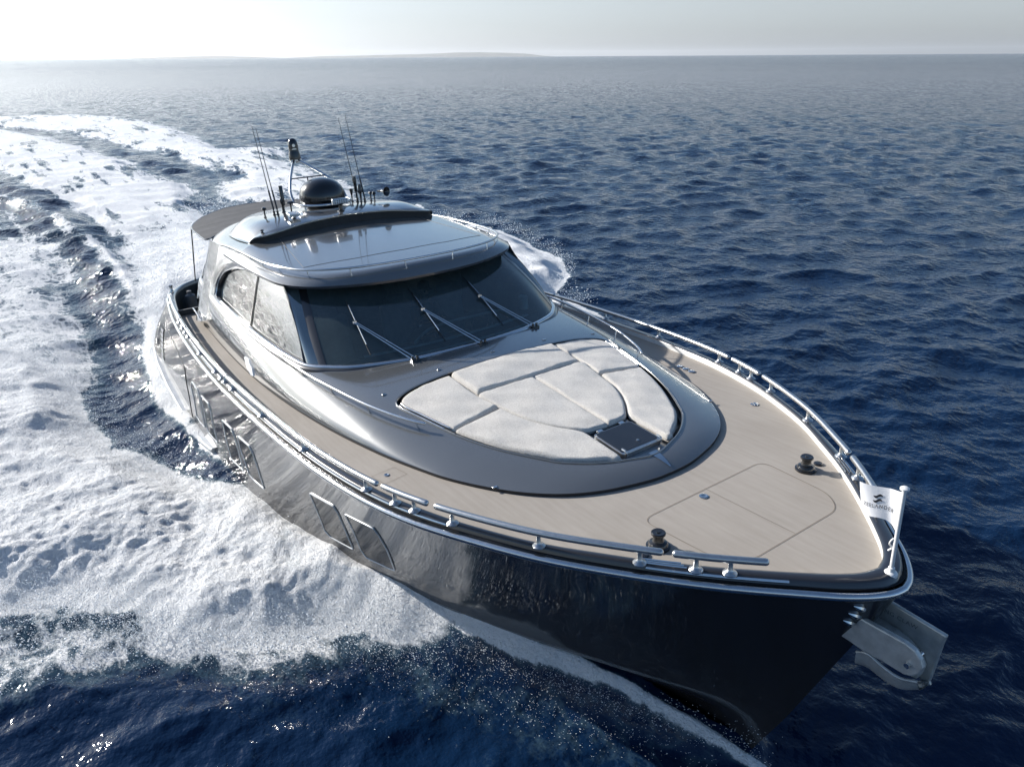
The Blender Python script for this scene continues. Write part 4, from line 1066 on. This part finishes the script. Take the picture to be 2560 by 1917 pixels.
stub(-2.36, -1.52, [(.012, .03), (.03, .035), (.03, .05), (.01, .06)], 'hood_vent')
# ---- after sun awning on its poles
AW = dens([(-4.9, 0), (-4.9, 1.2), (-4.85, 1.72), (-4.7, 1.93), (-5.4, 1.95), (-6.1, 1.90), (-6.45, 1.82), (-6.9, 1.62), (-7.4, 1.30), (-7.9, .75), (-8.05, 0)], 10)
aw_c = mirror_close(np.column_stack([AW[:, 0], -AW[:, 1]])[::-1])
def aw_z(x, y): return 3.885 - .012 * (-4.9 - x) * -1 - .022 * y * y + .004 * np.sin((x + .25 * y) * 6) ** 8
aw = surf('sun_awning', aw_c, [], .05, aw_z, 'canvas', yacht)
e3 = np.column_stack([aw_c, aw_z(aw_c[:, 0], aw_c[:, 1]) - .01])
MB().add(*tube(resample(np.vstack([e3, e3[:1]]), 240), .016, 8)).obj('awning_frame', 'cap', aw)
for s_ in (-1, 1):
    MB().add(*tube([(-6.35, s_ * 1.86, 3.82), (-7.55, s_ * 1.80, 2.44)], .014, 8)).obj('awning_pole', 'cap', aw)
# ---- cockpit
inn = CPr[CPr[:, 0] < -5.2]
inn = np.vstack([inn, [(-5.2, inn[-1, 1])]])
cp = np.vstack([np.column_stack([inn[:, 0], inn[:, 1]])[::-1], np.column_stack([inn[:, 0], -inn[:, 1]])[1:]])
ck = MB().add(*wall(cp, lambda x, y: 1.45 + 0 * x, lambda x, y: sheer_z(x) + .03)).obj('cockpit_lining', 'dark_in', yacht)
surf('cockpit_sole', cp, [], .2, lambda x, y: 1.45 + 0 * x, 'deck', yacht)
MB().add(*box((-7.55, 0, 1.68), (.8, 3.2, .42))).add(*box((-7.98, 0, 2.0), (.22, 3.0, .55))).obj('cockpit_seat', 'mid_in', yacht, bevel=.06)
for s_ in (-1, 1):
    MB().add(*box((-5.25, s_ * 2.35, 1.95), (.06, .62, .92))).obj('cockpit_step', 'dark_in', yacht)
    hh_ = np.array([(-4.55, 2.47, 2.52), (-4.45, 2.50, 2.60), (-4.2, 2.52, 2.62), (-3.9, 2.53, 2.58), (-3.75, 2.52, 2.50)])
    MB().add(*tube(dens(hh_ * [1, s_, 1], 6), .013, 8)).obj('grab_handle', 'steel', yacht)
# transom gate rail
MB().add(*tube([(-8.35, .9, 2.52), (-8.35, -.9, 2.52)], .018, 8)).add(*tube([(-8.38, .6, 2.3), (-8.35, .6, 2.52)], .014, 8)).add(*tube([(-8.38, -.6, 2.3), (-8.35, -.6, 2.52)], .014, 8)).obj('stern_rail', 'steel', yacht)
# ---- hull windows
WIN = [[(.3937, .39), (.4159, .3968), (.4237, .4374), (.426, .5556), (.4316, .7002), (.4368, .8014), (.4138, .8209), (.4041, .7969), (.4011, .6927), (.3969, .5673), (.3895, .4859)],
       [(.4318, .4091), (.459, .3985), (.4659, .4565), (.4669, .5864), (.4793, .7997), (.4497, .8084), (.4439, .7395), (.4404, .5862), (.4327, .4725)],
       [(.5025, .3968), (.5279, .3884), (.5336, .4362), (.5377, .5341), (.5475, .7899), (.5184, .8037), (.5125, .6977), (.5075, .5626)],
       [(.5427, .3972), (.5686, .3809), (.5749, .4215), (.5807, .531), (.5901, .7677), (.5694, .7735), (.5605, .7528), (.5533, .6428), (.5451, .5141)],
       [(.6673, .3781), (.6969, .3445), (.6998, .401), (.7021, .5397), (.7082, .7923), (.6829, .7977), (.6765, .7575), (.6734, .6357)],
       [(.7091, .3545), (.7373, .3339), (.7401, .3934), (.7441, .5556), (.7484, .7995), (.7217, .8094), (.7165, .7418), (.7131, .5563)]]
def hullN(u, t, off):
    e_ = .002
    P = hull(u, t); a_ = hull(u + e_, t) - hull(u - e_, t); b_ = hull(u, t + e_) - hull(u, t - e_)
    n = np.cross(a_, b_); n /= np.linalg.norm(n, axis=-1)[..., None]; n *= -np.sign(n[..., 1:2])
    return P + n * off, n
for s_ in (-1, 1):
    for w_ in WIN:
        pl = rounded(w_, .006, 5)
        P2, F2 = patch(pl, [], (.0025, .03))
        V, nn = hullN(P2[:, 0], P2[:, 1], .006)
        if s_ > 0: V = V * [1, -1, 1]; nn = nn * [1, -1, 1]
        hw = mk('hull_window', V, F2 if s_ > 0 else F2[:, ::-1], 'port_glass', yacht, True, nn)
        E_, _ = hullN(pl[:, 0], pl[:, 1], .006)
        if s_ > 0: E_ = E_ * [1, -1, 1]
        MB().add(*tube(E_, .011, 6, closed=True)).obj('window_frame', 'frame', hw)
    # louvred engine vent and shell door seam
    vt = np.array([(.2038, .3801), (.2015, .5349), (.2052, .6835), (.2128, .81), (.2285, .8807), (.2324, .7597), (.2224, .5886), (.2168, .4448)])
    V, _ = hullN(vt[:, 0], vt[:, 1], .006)
    if s_ > 0: V = V * [1, -1, 1]
    vo = mk('engine_vent', V, [tuple(range(len(V)))], 'rubber', yacht, False)
    lv = MB()
    for q in np.linspace(.08, .9, 7):
        a_ = vt[0] + (vt[4] - vt[0]) * q; 
        l_, _ = hullN(np.array([a_[0] - .006, a_[0] + .012, a_[0] + .012]), np.array([a_[1] + .02, a_[1] - .04, a_[1] + .035]), .015)
        if s_ > 0: l_ = l_ * [1, -1, 1]
        lv.add(l_, [(0, 1, 2)])
    lv.obj('vent_louvres', 'strake', vo, smooth=False)
    ln = dens([(.2437, .2732), (.2857, .2708), (.3245, .3046), (.355, .3589), (.3593, .4375), (.3642, .5489), (.3717, .6616), (.3788, .8708), (.381, .93)], 6)
    V, _ = hullN(ln[:, 0], ln[:, 1], .003)
    if s_ > 0: V = V * [1, -1, 1]
    MB().add(*tube(V, .007, 6)).obj('shell_door_seam', 'rubber', yacht)
    # anchor-locker gills near the stem
    for k_ in range(3):
        g0 = hullN(np.linspace(.9815, .9885, 8) + .0008 * k_, np.linspace(.058, .088, 8) + .055 * k_, .006)[0]
        if s_ > 0: g0 = g0 * [1, -1, 1]
        MB().add(*tube(g0, [.004, .012, .02, .026, .028, .026, .018, .006], 8)).obj('bow_gill', 'steel', yacht)
    # chine strake, a pale flat ledge over the water aft
    st = []
    xs = np.linspace(-8.6, -2.45, 40)
    zo = np.interp(xs, [-8.7, -7.3, -6, -4, -2.4], [1.02, .82, .66, .48, .56])
    yo = np.interp(xs, [-8.7, -8.2, -7.3, -6, -4, -2.9, -2.4], [2.62, 2.93, 3.04, 3.10, 3.12, 3.12, 3.06]); yi = yo - np.interp(xs, [-8.7, -4, -2.4], [.20, .20, .12])
    rowsS = [np.column_stack([xs, s_ * yi, zo + .035]), np.column_stack([xs, s_ * (yo - .02), zo + .02]), np.column_stack([xs, s_ * yo, zo]), np.column_stack([xs, s_ * yo, zo - .05]), np.column_stack([xs, s_ * (yi - .05), zo - .06])]
    MB().add(np.array(rowsS).reshape(-1, 3), grid_faces(5, 40, flip=s_ > 0) + [(0, 40, 80, 120, 160), (39, 79, 119, 159, 199)]).obj('spray_rail', 'strake', yacht, sharp=30)
# ---- wipers
for uc in (-.69, -.21, .275):
    piv = glassP(np.array(uc + .235), np.array(-.02)) + [.06, 0, .03]
    mt_ = glassP(np.array(uc), np.array(.515)) + [.05, -.01, .03]
    dr = mt_ - piv
    wp = MB().add(*tube([piv + [0, -.03, 0], mt_ + [0, -.012, 0]], .0085, 6)).add(*tube([piv + [.0, .035, 0], mt_ + [0, .018, 0]], .0075, 6)).obj('wiper', 'steel', yacht)
    MB().add(*box(piv + [0, 0, -.01], (.09, .12, .05))).add(*lathe([(.02, -.03), (.02, .05)], piv + [0, -.03, 0], 10)).add(*lathe([(.02, -.03), (.02, .05)], piv + [0, .035, 0], 10)).obj('wiper_motor', 'black', wp, bevel=.01)
    MB().add(*box(mt_, (.035, .06, .03))).add(*lathe([(.02, -.02), (.02, .02)], mt_, 10)).obj('wiper_joint', 'steel', wp)
    vv = np.linspace(.115, .79, 12); bl = glassP(np.full(12, uc + .01), vv) + [.035, 0, .02]
    MB().add(*tube(bl[2:-1], .0085, 6)).obj('wiper_blade', 'steel', wp)
    MB().add(*tube(glassP(np.full(12, uc + .01), vv) + [.012, 0, .006], .006, 6)).obj('blade_rubber', 'rubber', wp)
# ---- interior seen through the screen
inn_ = MB()
dash = np.array([(1.62, 2.80), (1.35, 2.82), (1.1, 2.84), (.95, 2.80), (.9, 2.6), (.9, 1.6)])
V = []
for x, z in dash:
    yw = 1.75 if x > .95 else 1.7
    yw = float(np.interp(x, [.9, 1.3, 1.62], [1.75, 1.45, 1.0]))
    V += [(x, y, z - .02 * (y / 2) ** 2) for y in np.linspace(-yw, yw, 14)]
MB().add(V, grid_faces(len(dash), 14)).obj('dashboard', 'dark_in', yacht)
for xx, w_, zz in [(1.50, 1.15, 2.835), (1.22, 1.4, 2.86)]:
    P = [(xx - .10 * (y / 1.2) ** 2, y, zz) for y in np.linspace(-w_, w_, 16)]
    V = [(p[0] + .035, p[1], p[2]) for p in P] + [(p[0] - .035, p[1], p[2] + .01) for p in P]
    MB().add(V, grid_faces(2, 16, flip=True)).obj('dash_trim', 'lite_in', yacht)
cw = dens([(.95, -.55, 2.82), (1.0, -.35, 2.98), (1.02, -.1, 3.03), (1.02, .5, 3.03), (1.0, .95, 3.0), (.96, 1.15, 2.82)], 6)
Vc = np.vstack([cw, cw + [-.28, 0, -.02]])
nc = len(cw); MB().add(Vc, [(i, i + 1, nc + i + 1, nc + i) for i in range(nc - 1)]).obj('instrument_cowl', 'dark_in', yacht)
MB().add(*tube(cw, .022, 8)).obj('cowl_trim', 'lite_in', yacht)
MB().add(*box((-1.6, 0, 1.75), (6.2, 4.1, .08))).obj('cabin_sole', 'dark_in', yacht)
for yy in (-1.3, -.15, .75):
    so = MB().add(*box((-.05, yy, 2.32), (.55, .6, .18))).add(*box((-.36, yy, 2.72), (.16, .58, .72), roty(-.12))).add(*box((-.05, yy, 2.0), (.2, .2, .5))).obj('helm_seat', 'mid_in', yacht, bevel=.05)
    MB().add(*box((-.42, yy, 3.13), (.10, .30, .16))).obj('headrest', 'mid_in', so, bevel=.04)
MB().add(*box((-2.6, 1.35, 2.35), (1.9, .75, .9))).add(*box((-2.6, 1.75, 2.75), (1.9, .2, .5))).obj('saloon_sofa', 'mid_in', yacht, bevel=.08)
MB().add(*box((-2.6, -1.5, 2.35), (1.9, .75, .8))).obj('galley_unit', 'mid_in', yacht, bevel=.03)
wh = [(.70 + .04 * math.sin(a_), -.15 + .19 * math.cos(a_), 2.97 + .18 * math.sin(a_)) for a_ in np.linspace(0, 2 * PI, 24, endpoint=False)]
w0 = MB().add(*tube(wh, .014, 8, closed=True)).obj('steering_wheel', 'rubber', yacht)
MB().add(*tube([(.70, -.34, 2.97), (.70, .04, 2.97)], .01, 6)).add(*tube([(.70, -.15, 2.97), (.95, -.15, 2.85)], .02, 8)).obj('wheel_spokes', 'steel', w0)
MB().add(*lathe([(.075, 0), (.078, .2), (.07, .21)], (.75, 1.55, 2.86), 18)).obj('paper_roll', 'lite_in', yacht)

# ================================================================ things lying on or carried by the yacht
def clean(P, tol=1e-4):
    P = np.asarray(P, float); k = [0]
    for i in range(1, len(P)):
        if np.hypot(*(P[i] - P[k[-1]])) > tol: k.append(i)
    P = P[k]
    return P[:-1] if np.hypot(*(P[0] - P[-1])) < tol else P
rimI = offset_curve(RIM, .06)
if not inside(rimI[len(rimI) // 2][None] * [1, -1], rim_c)[0]: rimI = offset_curve(RIM, -.06)
def rim_part(x0, x1):
    """inset rim (positive half) beyond its after corner, from x0 forward to x1"""
    k = rimI[int(np.argmax(rimI[:, 1])):]
    xs = np.linspace(x0, x1, 30)
    return np.column_stack([xs, np.interp(xs, k[:, 0], k[:, 1])])
corner = rimI[(rimI[:, 1] > .86)][: int(np.argmax(rimI[(rimI[:, 1] > .86)][:, 1])) + 1]
corner = corner[corner[:, 0] < 2.75]
side_aft = clean(np.vstack([dens([(3.48, .775), (3.10, .83), (2.455, .835)], 6), corner, rim_part(corner[-1, 0] + .02, 3.56)]))
side_fwd = clean(np.vstack([rim_part(3.575, 5.06), dens([(5.12, .42), (5.115, .345), (4.9, .335), (4.62, .33), (4.50, .345), (4.25, .515), (3.9, .692), (3.525, .775)], 8)]))
seat = clean(dens([(3.112, .004), (3.105, .45), (3.105, .818), (3.3, .805), (3.55, .757), (3.9, .683), (4.2, .54), (4.42, .375), (4.50, .29), (4.53, .15), (4.535, .004)], 8))
head = clean(np.vstack([dens([(2.445, 0), (2.45, .45), (2.455, .81)], 8), dens([(2.6, .815), (3.07, .80)], 5), dens([(3.09, .4), (3.105, 0)], 8)]))
head = clean(np.vstack([head, (head * [1, -1])[::-1]]))
def cushion(poly, H, r, label, seed, low=.024, tilt=None):
    cx, cy = poly.mean(0)
    zc = float(ztop(cx, cy)) - .1
    ph = np.random.default_rng(seed).uniform(0, 6, 8)
    def zf(x, y):
        d, _ = seg_dist(np.column_stack([x, y]), poly)
        s = np.clip(d / r, 0, 1)
        puff = np.sqrt(np.maximum(1 - (1 - s) ** 2, 0))
        w = .004 * np.sin(9 * x + 5 * y + ph[0]) + .003 * np.sin(17 * x - 11 * y + ph[1]) + .0025 * np.sin(31 * y + 6 * x + ph[2]) * np.exp(-d * 6)
        crown = .012 * np.clip(d / .3, 0, 1)
        tl = tilt(x, y) if tilt else 0
        return ztop(x, y) - low + (H + low + tl) * puff + crown + w * s
    P, F = patch(poly, [], .018)
    z = zf(P[:, 0], P[:, 1]); e_ = .003
    zx = (zf(P[:, 0] + e_, P[:, 1]) - zf(P[:, 0] - e_, P[:, 1])) / (2 * e_); zy = (zf(P[:, 0], P[:, 1] + e_) - zf(P[:, 0], P[:, 1] - e_)) / (2 * e_)
    N = np.stack([-zx, -zy, np.ones_like(z)], 1); N /= np.linalg.norm(N, axis=1)[:, None]
    # underside
    n = len(P)
    V = np.vstack([np.column_stack([P, z]), [(a_, b_, float(ztop(a_, b_)) - low - .02) for a_, b_ in poly]])
    Ff = [tuple(f) for f in F] + [tuple(range(n, n + len(poly)))]
    o = mk('sun_cushion', V, Ff, 'fabric', None, True, loc=(cx, cy, zc))
    o.data.polygons[len(Ff) - 1].use_smooth = False
    return tag(o, label, 'cushion', 'cream cushions of the foredeck sun bed')
cushion(head, .032, .04, 'wide cream backrest cushion of the sun bed, nearest the windscreen', 1, tilt=lambda x, y: .02 * np.clip((3.05 - x) / .5, 0, 1))
cushion(seat * [1, -1], .020, .030, 'cream seat cushion left of the centre seam, ending at the black table', 2)
cushion(seat, .020, .030, 'cream seat cushion right of the centre seam, ending at the black table', 3)
cushion(side_aft * [1, -1], .022, .034, 'cream side cushion at the left after corner of the sun bed', 4)
cushion(side_aft, .022, .034, 'cream side cushion at the right after corner of the sun bed', 5)
cushion(side_fwd * [1, -1], .022, .036, 'long curved cream cushion along the left edge of the sun bed', 6)
cushion(side_fwd, .022, .036, 'long curved cream cushion along the right edge of the sun bed', 7)
for s_ in (-1, 1):
    rp = rim_part(2.66, 3.50); 
    tb = np.column_stack([rp[:, 0], s_ * (rp[:, 1] + .005), ztop(rp[:, 0], rp[:, 1]) + .008])
    t1 = MB().add(*rodcap(tb, .012)).obj('folded_rail', 'steel', coach)
    tb2 = tb + [0, s_ * .03, -.02]
    MB().add(*rodcap(tb2[:-2], .010)).obj('rail_tube', 'steel', t1)
# table hatch at the foot of the sun bed
tz = lambda x: 2.612 - .085 * (x - 4.85)
th_ = rounded([(4.585, -.275), (4.585, .275), (5.085, .285), (5.085, -.285)], .045)
def slab(poly, zt, h):
    n = len(poly); V = [(x, y, zt(x)) for x, y in poly] + [(x, y, zt(x) - h) for x, y in poly]
    return V, [tuple(range(n)), tuple(range(2 * n - 1, n - 1, -1))] + [(i, i + n, (i + 1) % n + n, (i + 1) % n) for i in range(n)]
tab_ = MB().add(*slab(th_, tz, .05)).obj('table_hatch', 'brushed', coach, smooth=False, bevel=.006)
ti = rounded([(4.602, -.258), (4.602, .258), (5.045, .266), (5.045, -.266)], .035)
MB().add(*slab(ti, lambda x: tz(x) + .004, .012)).obj('table_top', 'black', tab_, smooth=False)
for s_ in (-1, 1):
    MB().add(*tube(dens([(5.10, s_ * .255, tz(5.1) - .02), (5.09, s_ * .255, tz(5.1) + .03), (5.03, s_ * .255, tz(5.0) + .03)], 4), .011, 8)).obj('table_latch', 'steel', tab_)
    MB().add(*box((4.565, s_ * .16, tz(4.56) - .004), (.06, .07, .02))).obj('table_hinge', 'steel', tab_, bevel=.004)
MB().add(*lathe([(.016, 0), (.016, .008), (.006, .014)], (4.96, .04, tz(4.96) + .003), 12)).obj('table_knob', 'steel', tab_)
pf = clean(dens([(4.50, .33), (4.56, .33), (5.12, .345), (5.17, .30), (5.23, .12), (5.245, 0)], 8)); pf = clean(np.vstack([[(4.50, 0)], pf])); pf = clean(np.vstack([pf, (pf * [1, -1])[::-1]]))
surf('table_surround', pf, [], .04, lambda x, y: ztop(x, y) - .055, 'paint', coach)
# bright notch at the coachroof tip: pale steel shape for the groove, no lamp
nn_ = 16; xs = np.linspace(5.22, 5.50, nn_); hw = .055 * (1 - (xs - 5.22) / .28) ** .8 + .003
V = []
for x, w_ in zip(xs, hw):
    for q in (-1, -.5, 0, .5, 1): V.append((x, w_ * q, float(coach_z(np.array([x]), np.array([w_ * q]))[0]) + .006 - .0 * abs(q)))
MB().add(V, grid_faces(nn_, 5)).obj('stem_notch', 'steel', coach)

# ---- flag on its staff
fs = empty('flag_staff', 'short polished flag staff with a white pennant on the tip of the bow', 'flag staff', loc=(7.795, 0, 2.555))
def F3(a_, b_):
    a_ = np.asarray(a_, float); b_ = np.asarray(b_, float)
    x = -.012 - .30 * a_; top = .735 - .085 * a_ + .05 * a_ * a_; bt = .375 + .33 * np.power(a_, .55) * .36 + .055 * a_
    bt = .375 + .10 * a_ ** .7 + .03 * np.sin(a_ * 5)
    z = top + (bt - top) * b_
    y = .026 * np.sin(a_ * 4.6 + b_ * 1.2 + .4) * np.minimum(a_ * 3, 1) - .01 * a_
    x = x + .04 * a_ * (b_ - .5)
    return np.stack([x, y, z], -1)
L0 = np.array([7.795, 0, 2.555])
def at_staff(Vf): return np.asarray(Vf)
A_, B_ = np.meshgrid(np.linspace(0, 1, 36), np.linspace(0, 1, 20), indexing='ij')
mk_local = lambda name, V, F, mat, par, smooth=True: mk(name, V, F, mat, par, smooth)
MB().add(*tube([(0, 0, .0), (-.008, 0, .76)], .0165, 14)).add(*lathe([(.02, .755), (.034, .762), (.034, .775), (.02, .785), (.004, .787)], (-.008, 0, 0), 16)).obj('staff_pole', 'white', fs)
MB().add(*lathe([(.052, 0), (.052, .018), (.045, .03), (.028, .038), (.024, .07), (.018, .075)], (0, 0, 0), 22)).obj('staff_base', 'white', fs)
MB().add(*tube(dens([(-.02, -.01, .33), (-.035, -.012, .30), (-.045, .0, .26), (-.03, .01, .23), (-.05, 0, .20)], 5), .008, 6)).obj('cord_knot', 'white', fs)
pen = mk('pennant', F3(A_, B_).reshape(-1, 3), grid_faces(36, 20), 'flag', fs)
def text_mesh(body, spacing=1.0):
    cu = bpy.data.curves.new('lettering', 'FONT'); cu.body = body; cu.size = 1.0; cu.space_character = spacing; cu.align_x = 'LEFT'
    to = bpy.data.objects.new('lettering', cu); C.objects.link(to)
    bpy.context.view_layer.update()
    me = bpy.data.meshes.new_from_object(to.evaluated_get(bpy.context.evaluated_depsgraph_get()))
    bpy.data.objects.remove(to); bpy.data.curves.remove(cu)
    V = np.array([v.co[:] for v in me.vertices]); F = [tuple(p.vertices) for p in me.polygons]
    bpy.data.meshes.remove(me)
    V[:, 0] -= V[:, 0].min(); return V, F
TV, TF = text_mesh('ZEELANDER', 1.35)
wT, hT = TV[:, 0].max(), .72
a_ = .90 - TV[:, 0] / wT * .72; b_ = .68 - TV[:, 1] / hT * .12
for sg in (-1,):
    P = F3(a_, b_); P[:, 1] += sg * .003
    mk('pennant_lettering', P, TF, 'logo', pen, False)
    lg = []
    LF = []
    for k_, (bc, fl) in enumerate(((.30, 1), (.45, -1))):
        t = np.linspace(0, 1, 14); ac = .66 - .20 * t
        th2 = .04 * np.sin(PI * t) ** .6 + .004
        cv = bc + .035 * np.sin(PI * 2 * t) * 1
        up_ = F3(ac, cv - th2); dn = F3(ac, cv + th2); n0 = len(lg)
        lg += list(up_ + [0, sg * .003, 0]) + list(dn + [0, sg * .003, 0])
        LF += [(n0 + i, n0 + i + 1, n0 + 15 + i, n0 + 14 + i) for i in range(13)]
    mk('pennant_emblem', lg, LF, 'logo', pen, False)

# ---- anchor
an = empty('anchor', 'bright steel claw anchor stowed on the stem just under the bow rail', 'anchor', loc=(7.7, 0, 2.0))
AO = np.array([7.7, 0, 2.0])
def plate(poly, y0, y1, k=5):
    P = dens(np.vstack([poly, poly[:1]]), k)[:-1] if k else np.array(poly)
    n = len(P)
    V = [(x - AO[0], y0, z - AO[2]) for x, z in P] + [(x - AO[0], y1, z - AO[2]) for x, z in P]
    return V, [tuple(range(n)), tuple(range(2 * n - 1, n - 1, -1))] + [(i, i + n, (i + 1) % n + n, (i + 1) % n) for i in range(n)]
MB().add(*plate([(7.50, 2.20), (7.77, 2.19), (8.216, 2.155), (8.2, 2.054), (8.185, 1.86), (8.167, 1.661), (8.10, 1.62), (8.05, 1.72), (7.9, 1.90), (7.683, 1.96), (7.5, 1.95)], .15, .19, 0)).obj('anchor_palm', 'anchor', an, smooth=False, bevel=.012)
MB().add(*plate([(7.5, 2.00), (7.689, 2.007), (7.867, 2.001), (7.984, 1.971), (8.088, 1.899), (8.13, 1.819), (8.109, 1.70), (8.05, 1.69), (8.06, 1.8), (8.0, 1.88), (7.85, 1.92), (7.5, 1.92)], .05, .15, 0)).obj('anchor_crown', 'anchor', an, smooth=False, bevel=.02)
MB().add(*plate([(7.45, 2.145), (7.766, 2.145), (8.056, 2.15), (8.135, 2.131), (8.187, 2.078), (8.212, 2.015), (8.198, 1.951), (8.149, 1.885), (8.09, 1.86), (7.927, 1.861), (7.759, 1.848), (7.637, 1.862), (7.45, 1.87)], -.15, -.10, 0)).obj('anchor_shank', 'anchor', an, smooth=False, bevel=.014)
MB().add(*lathe([(.022, -.20), (.022, .02)], (8.11 - AO[0], .02, 1.98 - AO[2]), 14, (0, 1, 0))).obj('anchor_pin', 'steel', an)
tp = np.array(dens([(7.70, -.13, 1.80), (7.79, -.13, 1.845), (7.92, -.12, 1.80), (8.05, -.10, 1.775), (8.16, -.06, 1.80)], 6)); bt = np.array(dens([(7.66, .02, 1.60), (7.75, .05, 1.60), (7.86, .08, 1.56), (8.0, .11, 1.55), (8.17, .155, 1.67)], 6))
rws = []
for q in np.linspace(0, 1, 9):
    r_ = tp * (1 - q) + bt * q - AO; r_[:, 2] -= .05 * math.sin(PI * q); r_[:, 1] -= .03 * math.sin(PI * q); rws.append(r_)
rws = np.array(rws); rr2 = rws + [0, 0, -.022]
fl = MB().add(rws.reshape(-1, 3), grid_faces(9, len(tp))).add(rr2.reshape(-1, 3), grid_faces(9, len(tp), flip=True)).add(*tube(bt - AO + [0, 0, -.01], .02, 8)).add(*tube(tp - AO + [0, 0, -.01], .012, 8))
fl.obj('anchor_fluke', 'anchor', an, sharp=60)
TV, TF = text_mesh('NG CLAW', 1.1)
wT = TV[:, 0].max(); s2 = .27 / wT
V = np.column_stack([7.735 - AO[0] + TV[:, 0] * s2, np.full(len(TV), .1465), 2.075 - AO[2] + TV[:, 1] * s2 * 1.0])
mk('cast_lettering', V, TF, 'engrave', an, False)

# ---- fender standing in the cockpit corner
fe = MB().add(*lathe([(.02, 0), (.10, .02), (.125, .08), (.125, .66), (.11, .72), (.05, .76), (.05, .82), (.02, .83)], (0, 0, 0), 22)).obj('fender', 'vinyl', None, loc=(0, 0, 0))
fe.matrix_world = Q4 @ Matrix.Translation((-7.35, -2.02, 1.46))
tag(fe, 'grey ribbed fender standing upright in the open after cockpit corner', 'fender')

# ---- helmsman
pe = bpy.data.meshes.new('person')
J = dict(pel=(-.22, .27, 2.47), sp=(-.26, .27, 2.68), ch=(-.26, .27, 2.88), nk=(-.24, .27, 3.04), hd0=(-.22, .27, 3.12), hd1=(-.20, .27, 3.22), hd2=(-.21, .27, 3.31),
         sl=(-.25, .45, 2.97), el=(-.10, .52, 2.74), wl=(.18, .42, 2.80), hl=(.30, .38, 2.82), sr=(-.25, .09, 2.97), er=(-.10, .02, 2.74), wr=(.18, .10, 2.80), hr=(.30, .14, 2.82),
         kl=(.22, .38, 2.45), al=(.30, .38, 2.05), fl=(.44, .38, 1.98), kr=(.22, .16, 2.45), ar=(.30, .16, 2.05), fr=(.44, .16, 1.98))
names = list(J); R_ = dict(pel=.15, sp=.13, ch=.155, nk=.058, hd0=.07, hd1=.088, hd2=.075, sl=.065, el=.045, wl=.032, hl=.035, sr=.065, er=.045, wr=.032, hr=.035, kl=.065, al=.045, fl=.04, kr=.065, ar=.045, fr=.04)
Ed = [('pel', 'sp'), ('sp', 'ch'), ('ch', 'nk'), ('nk', 'hd0'), ('hd0', 'hd1'), ('hd1', 'hd2'), ('ch', 'sl'), ('sl', 'el'), ('el', 'wl'), ('wl', 'hl'), ('ch', 'sr'), ('sr', 'er'), ('er', 'wr'), ('wr', 'hr'), ('pel', 'kl'), ('kl', 'al'), ('al', 'fl'), ('pel', 'kr'), ('kr', 'ar'), ('ar', 'fr')]
O3 = np.array(J['pel'])
vs = [np.array(J[n]) - O3 for n in names]; es = [(names.index(a_), names.index(b_)) for a_, b_ in Ed]; rd_ = [R_[n] for n in names]
for side, hn_ in ((1, 'hl'), (-1, 'hr')):       # five fingers each, curled round the wheel rim
    h0 = np.array(J[hn_]) - O3; hi = names.index(hn_)
    for k_ in range(5):
        l_ = (.075, .085, .08, .065, .055)[k_] if k_ else .055
        oy = (-.03 + .016 * k_) * side if k_ else -.045 * side
        p1 = h0 + [.03, oy, .005]; p2 = p1 + [l_ * .5, 0, .004]; p3 = p2 + [l_ * .2, 0, -l_ * .4]
        b0_ = len(vs); vs += [p1, p2, p3]; rd_ += [.011, .009, .008]; es += [(hi, b0_), (b0_, b0_ + 1), (b0_ + 1, b0_ + 2)]
pe.from_pydata([tuple(v) for v in vs], es, [])
po = bpy.data.objects.new('person', pe); C.objects.link(po); po.matrix_world = Q4 @ Matrix.Translation(tuple(O3))
md = po.modifiers.new('s', 'SKIN'); po.modifiers.new('u', 'SUBSURF').levels = 1
for i, v in enumerate(pe.skin_vertices[0].data): v.radius = (rd_[i], rd_[i]); v.use_root = (i == 0)
pe.materials.append(M['skin'])
tag(po, 'person in a dark shirt and cap sitting at the wheel behind the windscreen', 'person')
def shell(pts, rads, name, mat):
    return MB().add(*tube(np.array(pts) - O3, rads, 16)).obj(name, mat, po)
shell([(-.22, .27, 2.40), (-.26, .27, 2.6), (-.26, .27, 2.8), (-.26, .27, 2.93), (-.25, .27, 3.02)], [.17, .165, .18, .19, .09], 'shirt', 'dark_in')
for q in ('l', 'r'):
    shell([J['s' + q], J['e' + q], (np.array(J['e' + q]) * .45 + np.array(J['w' + q]) * .55)], [.078, .058, .046], 'sleeve', 'dark_in')
    shell([J['pel'] + np.array([.02, (J['k' + q][1] - .27) * .6, 0]), J['k' + q], J['a' + q]], [.10, .08, .06], 'trouser_leg', 'vinyl')
MB().add(*lathe([(.098, 0), (.10, .05), (.085, .10), (.04, .125), (.004, .13)], np.array([-.215, .27, 3.265]) - O3, 18)).add(*box(np.array([-.10, .27, 3.272]) - O3, (.13, .15, .012))).obj('cap', 'rubber', po)
fc = MB()
hc = np.array([-.205, .27, 3.21]) - O3
fc.add(*lathe([(.013, 0), (.010, .008)], hc + [.083, .03, .015], 8, (1, 0, 0))).add(*lathe([(.013, 0), (.010, .008)], hc + [.083, -.03, .015], 8, (1, 0, 0))).add(*box(hc + [.086, 0, -.045], (.008, .045, .008)))
fc.obj('eyes_and_mouth', 'rubber', po)
MB().add(*tube([hc + [.08, 0, .02], hc + [.105, 0, -.015]], [.008, .014], 8)).obj('nose', 'skin', po)
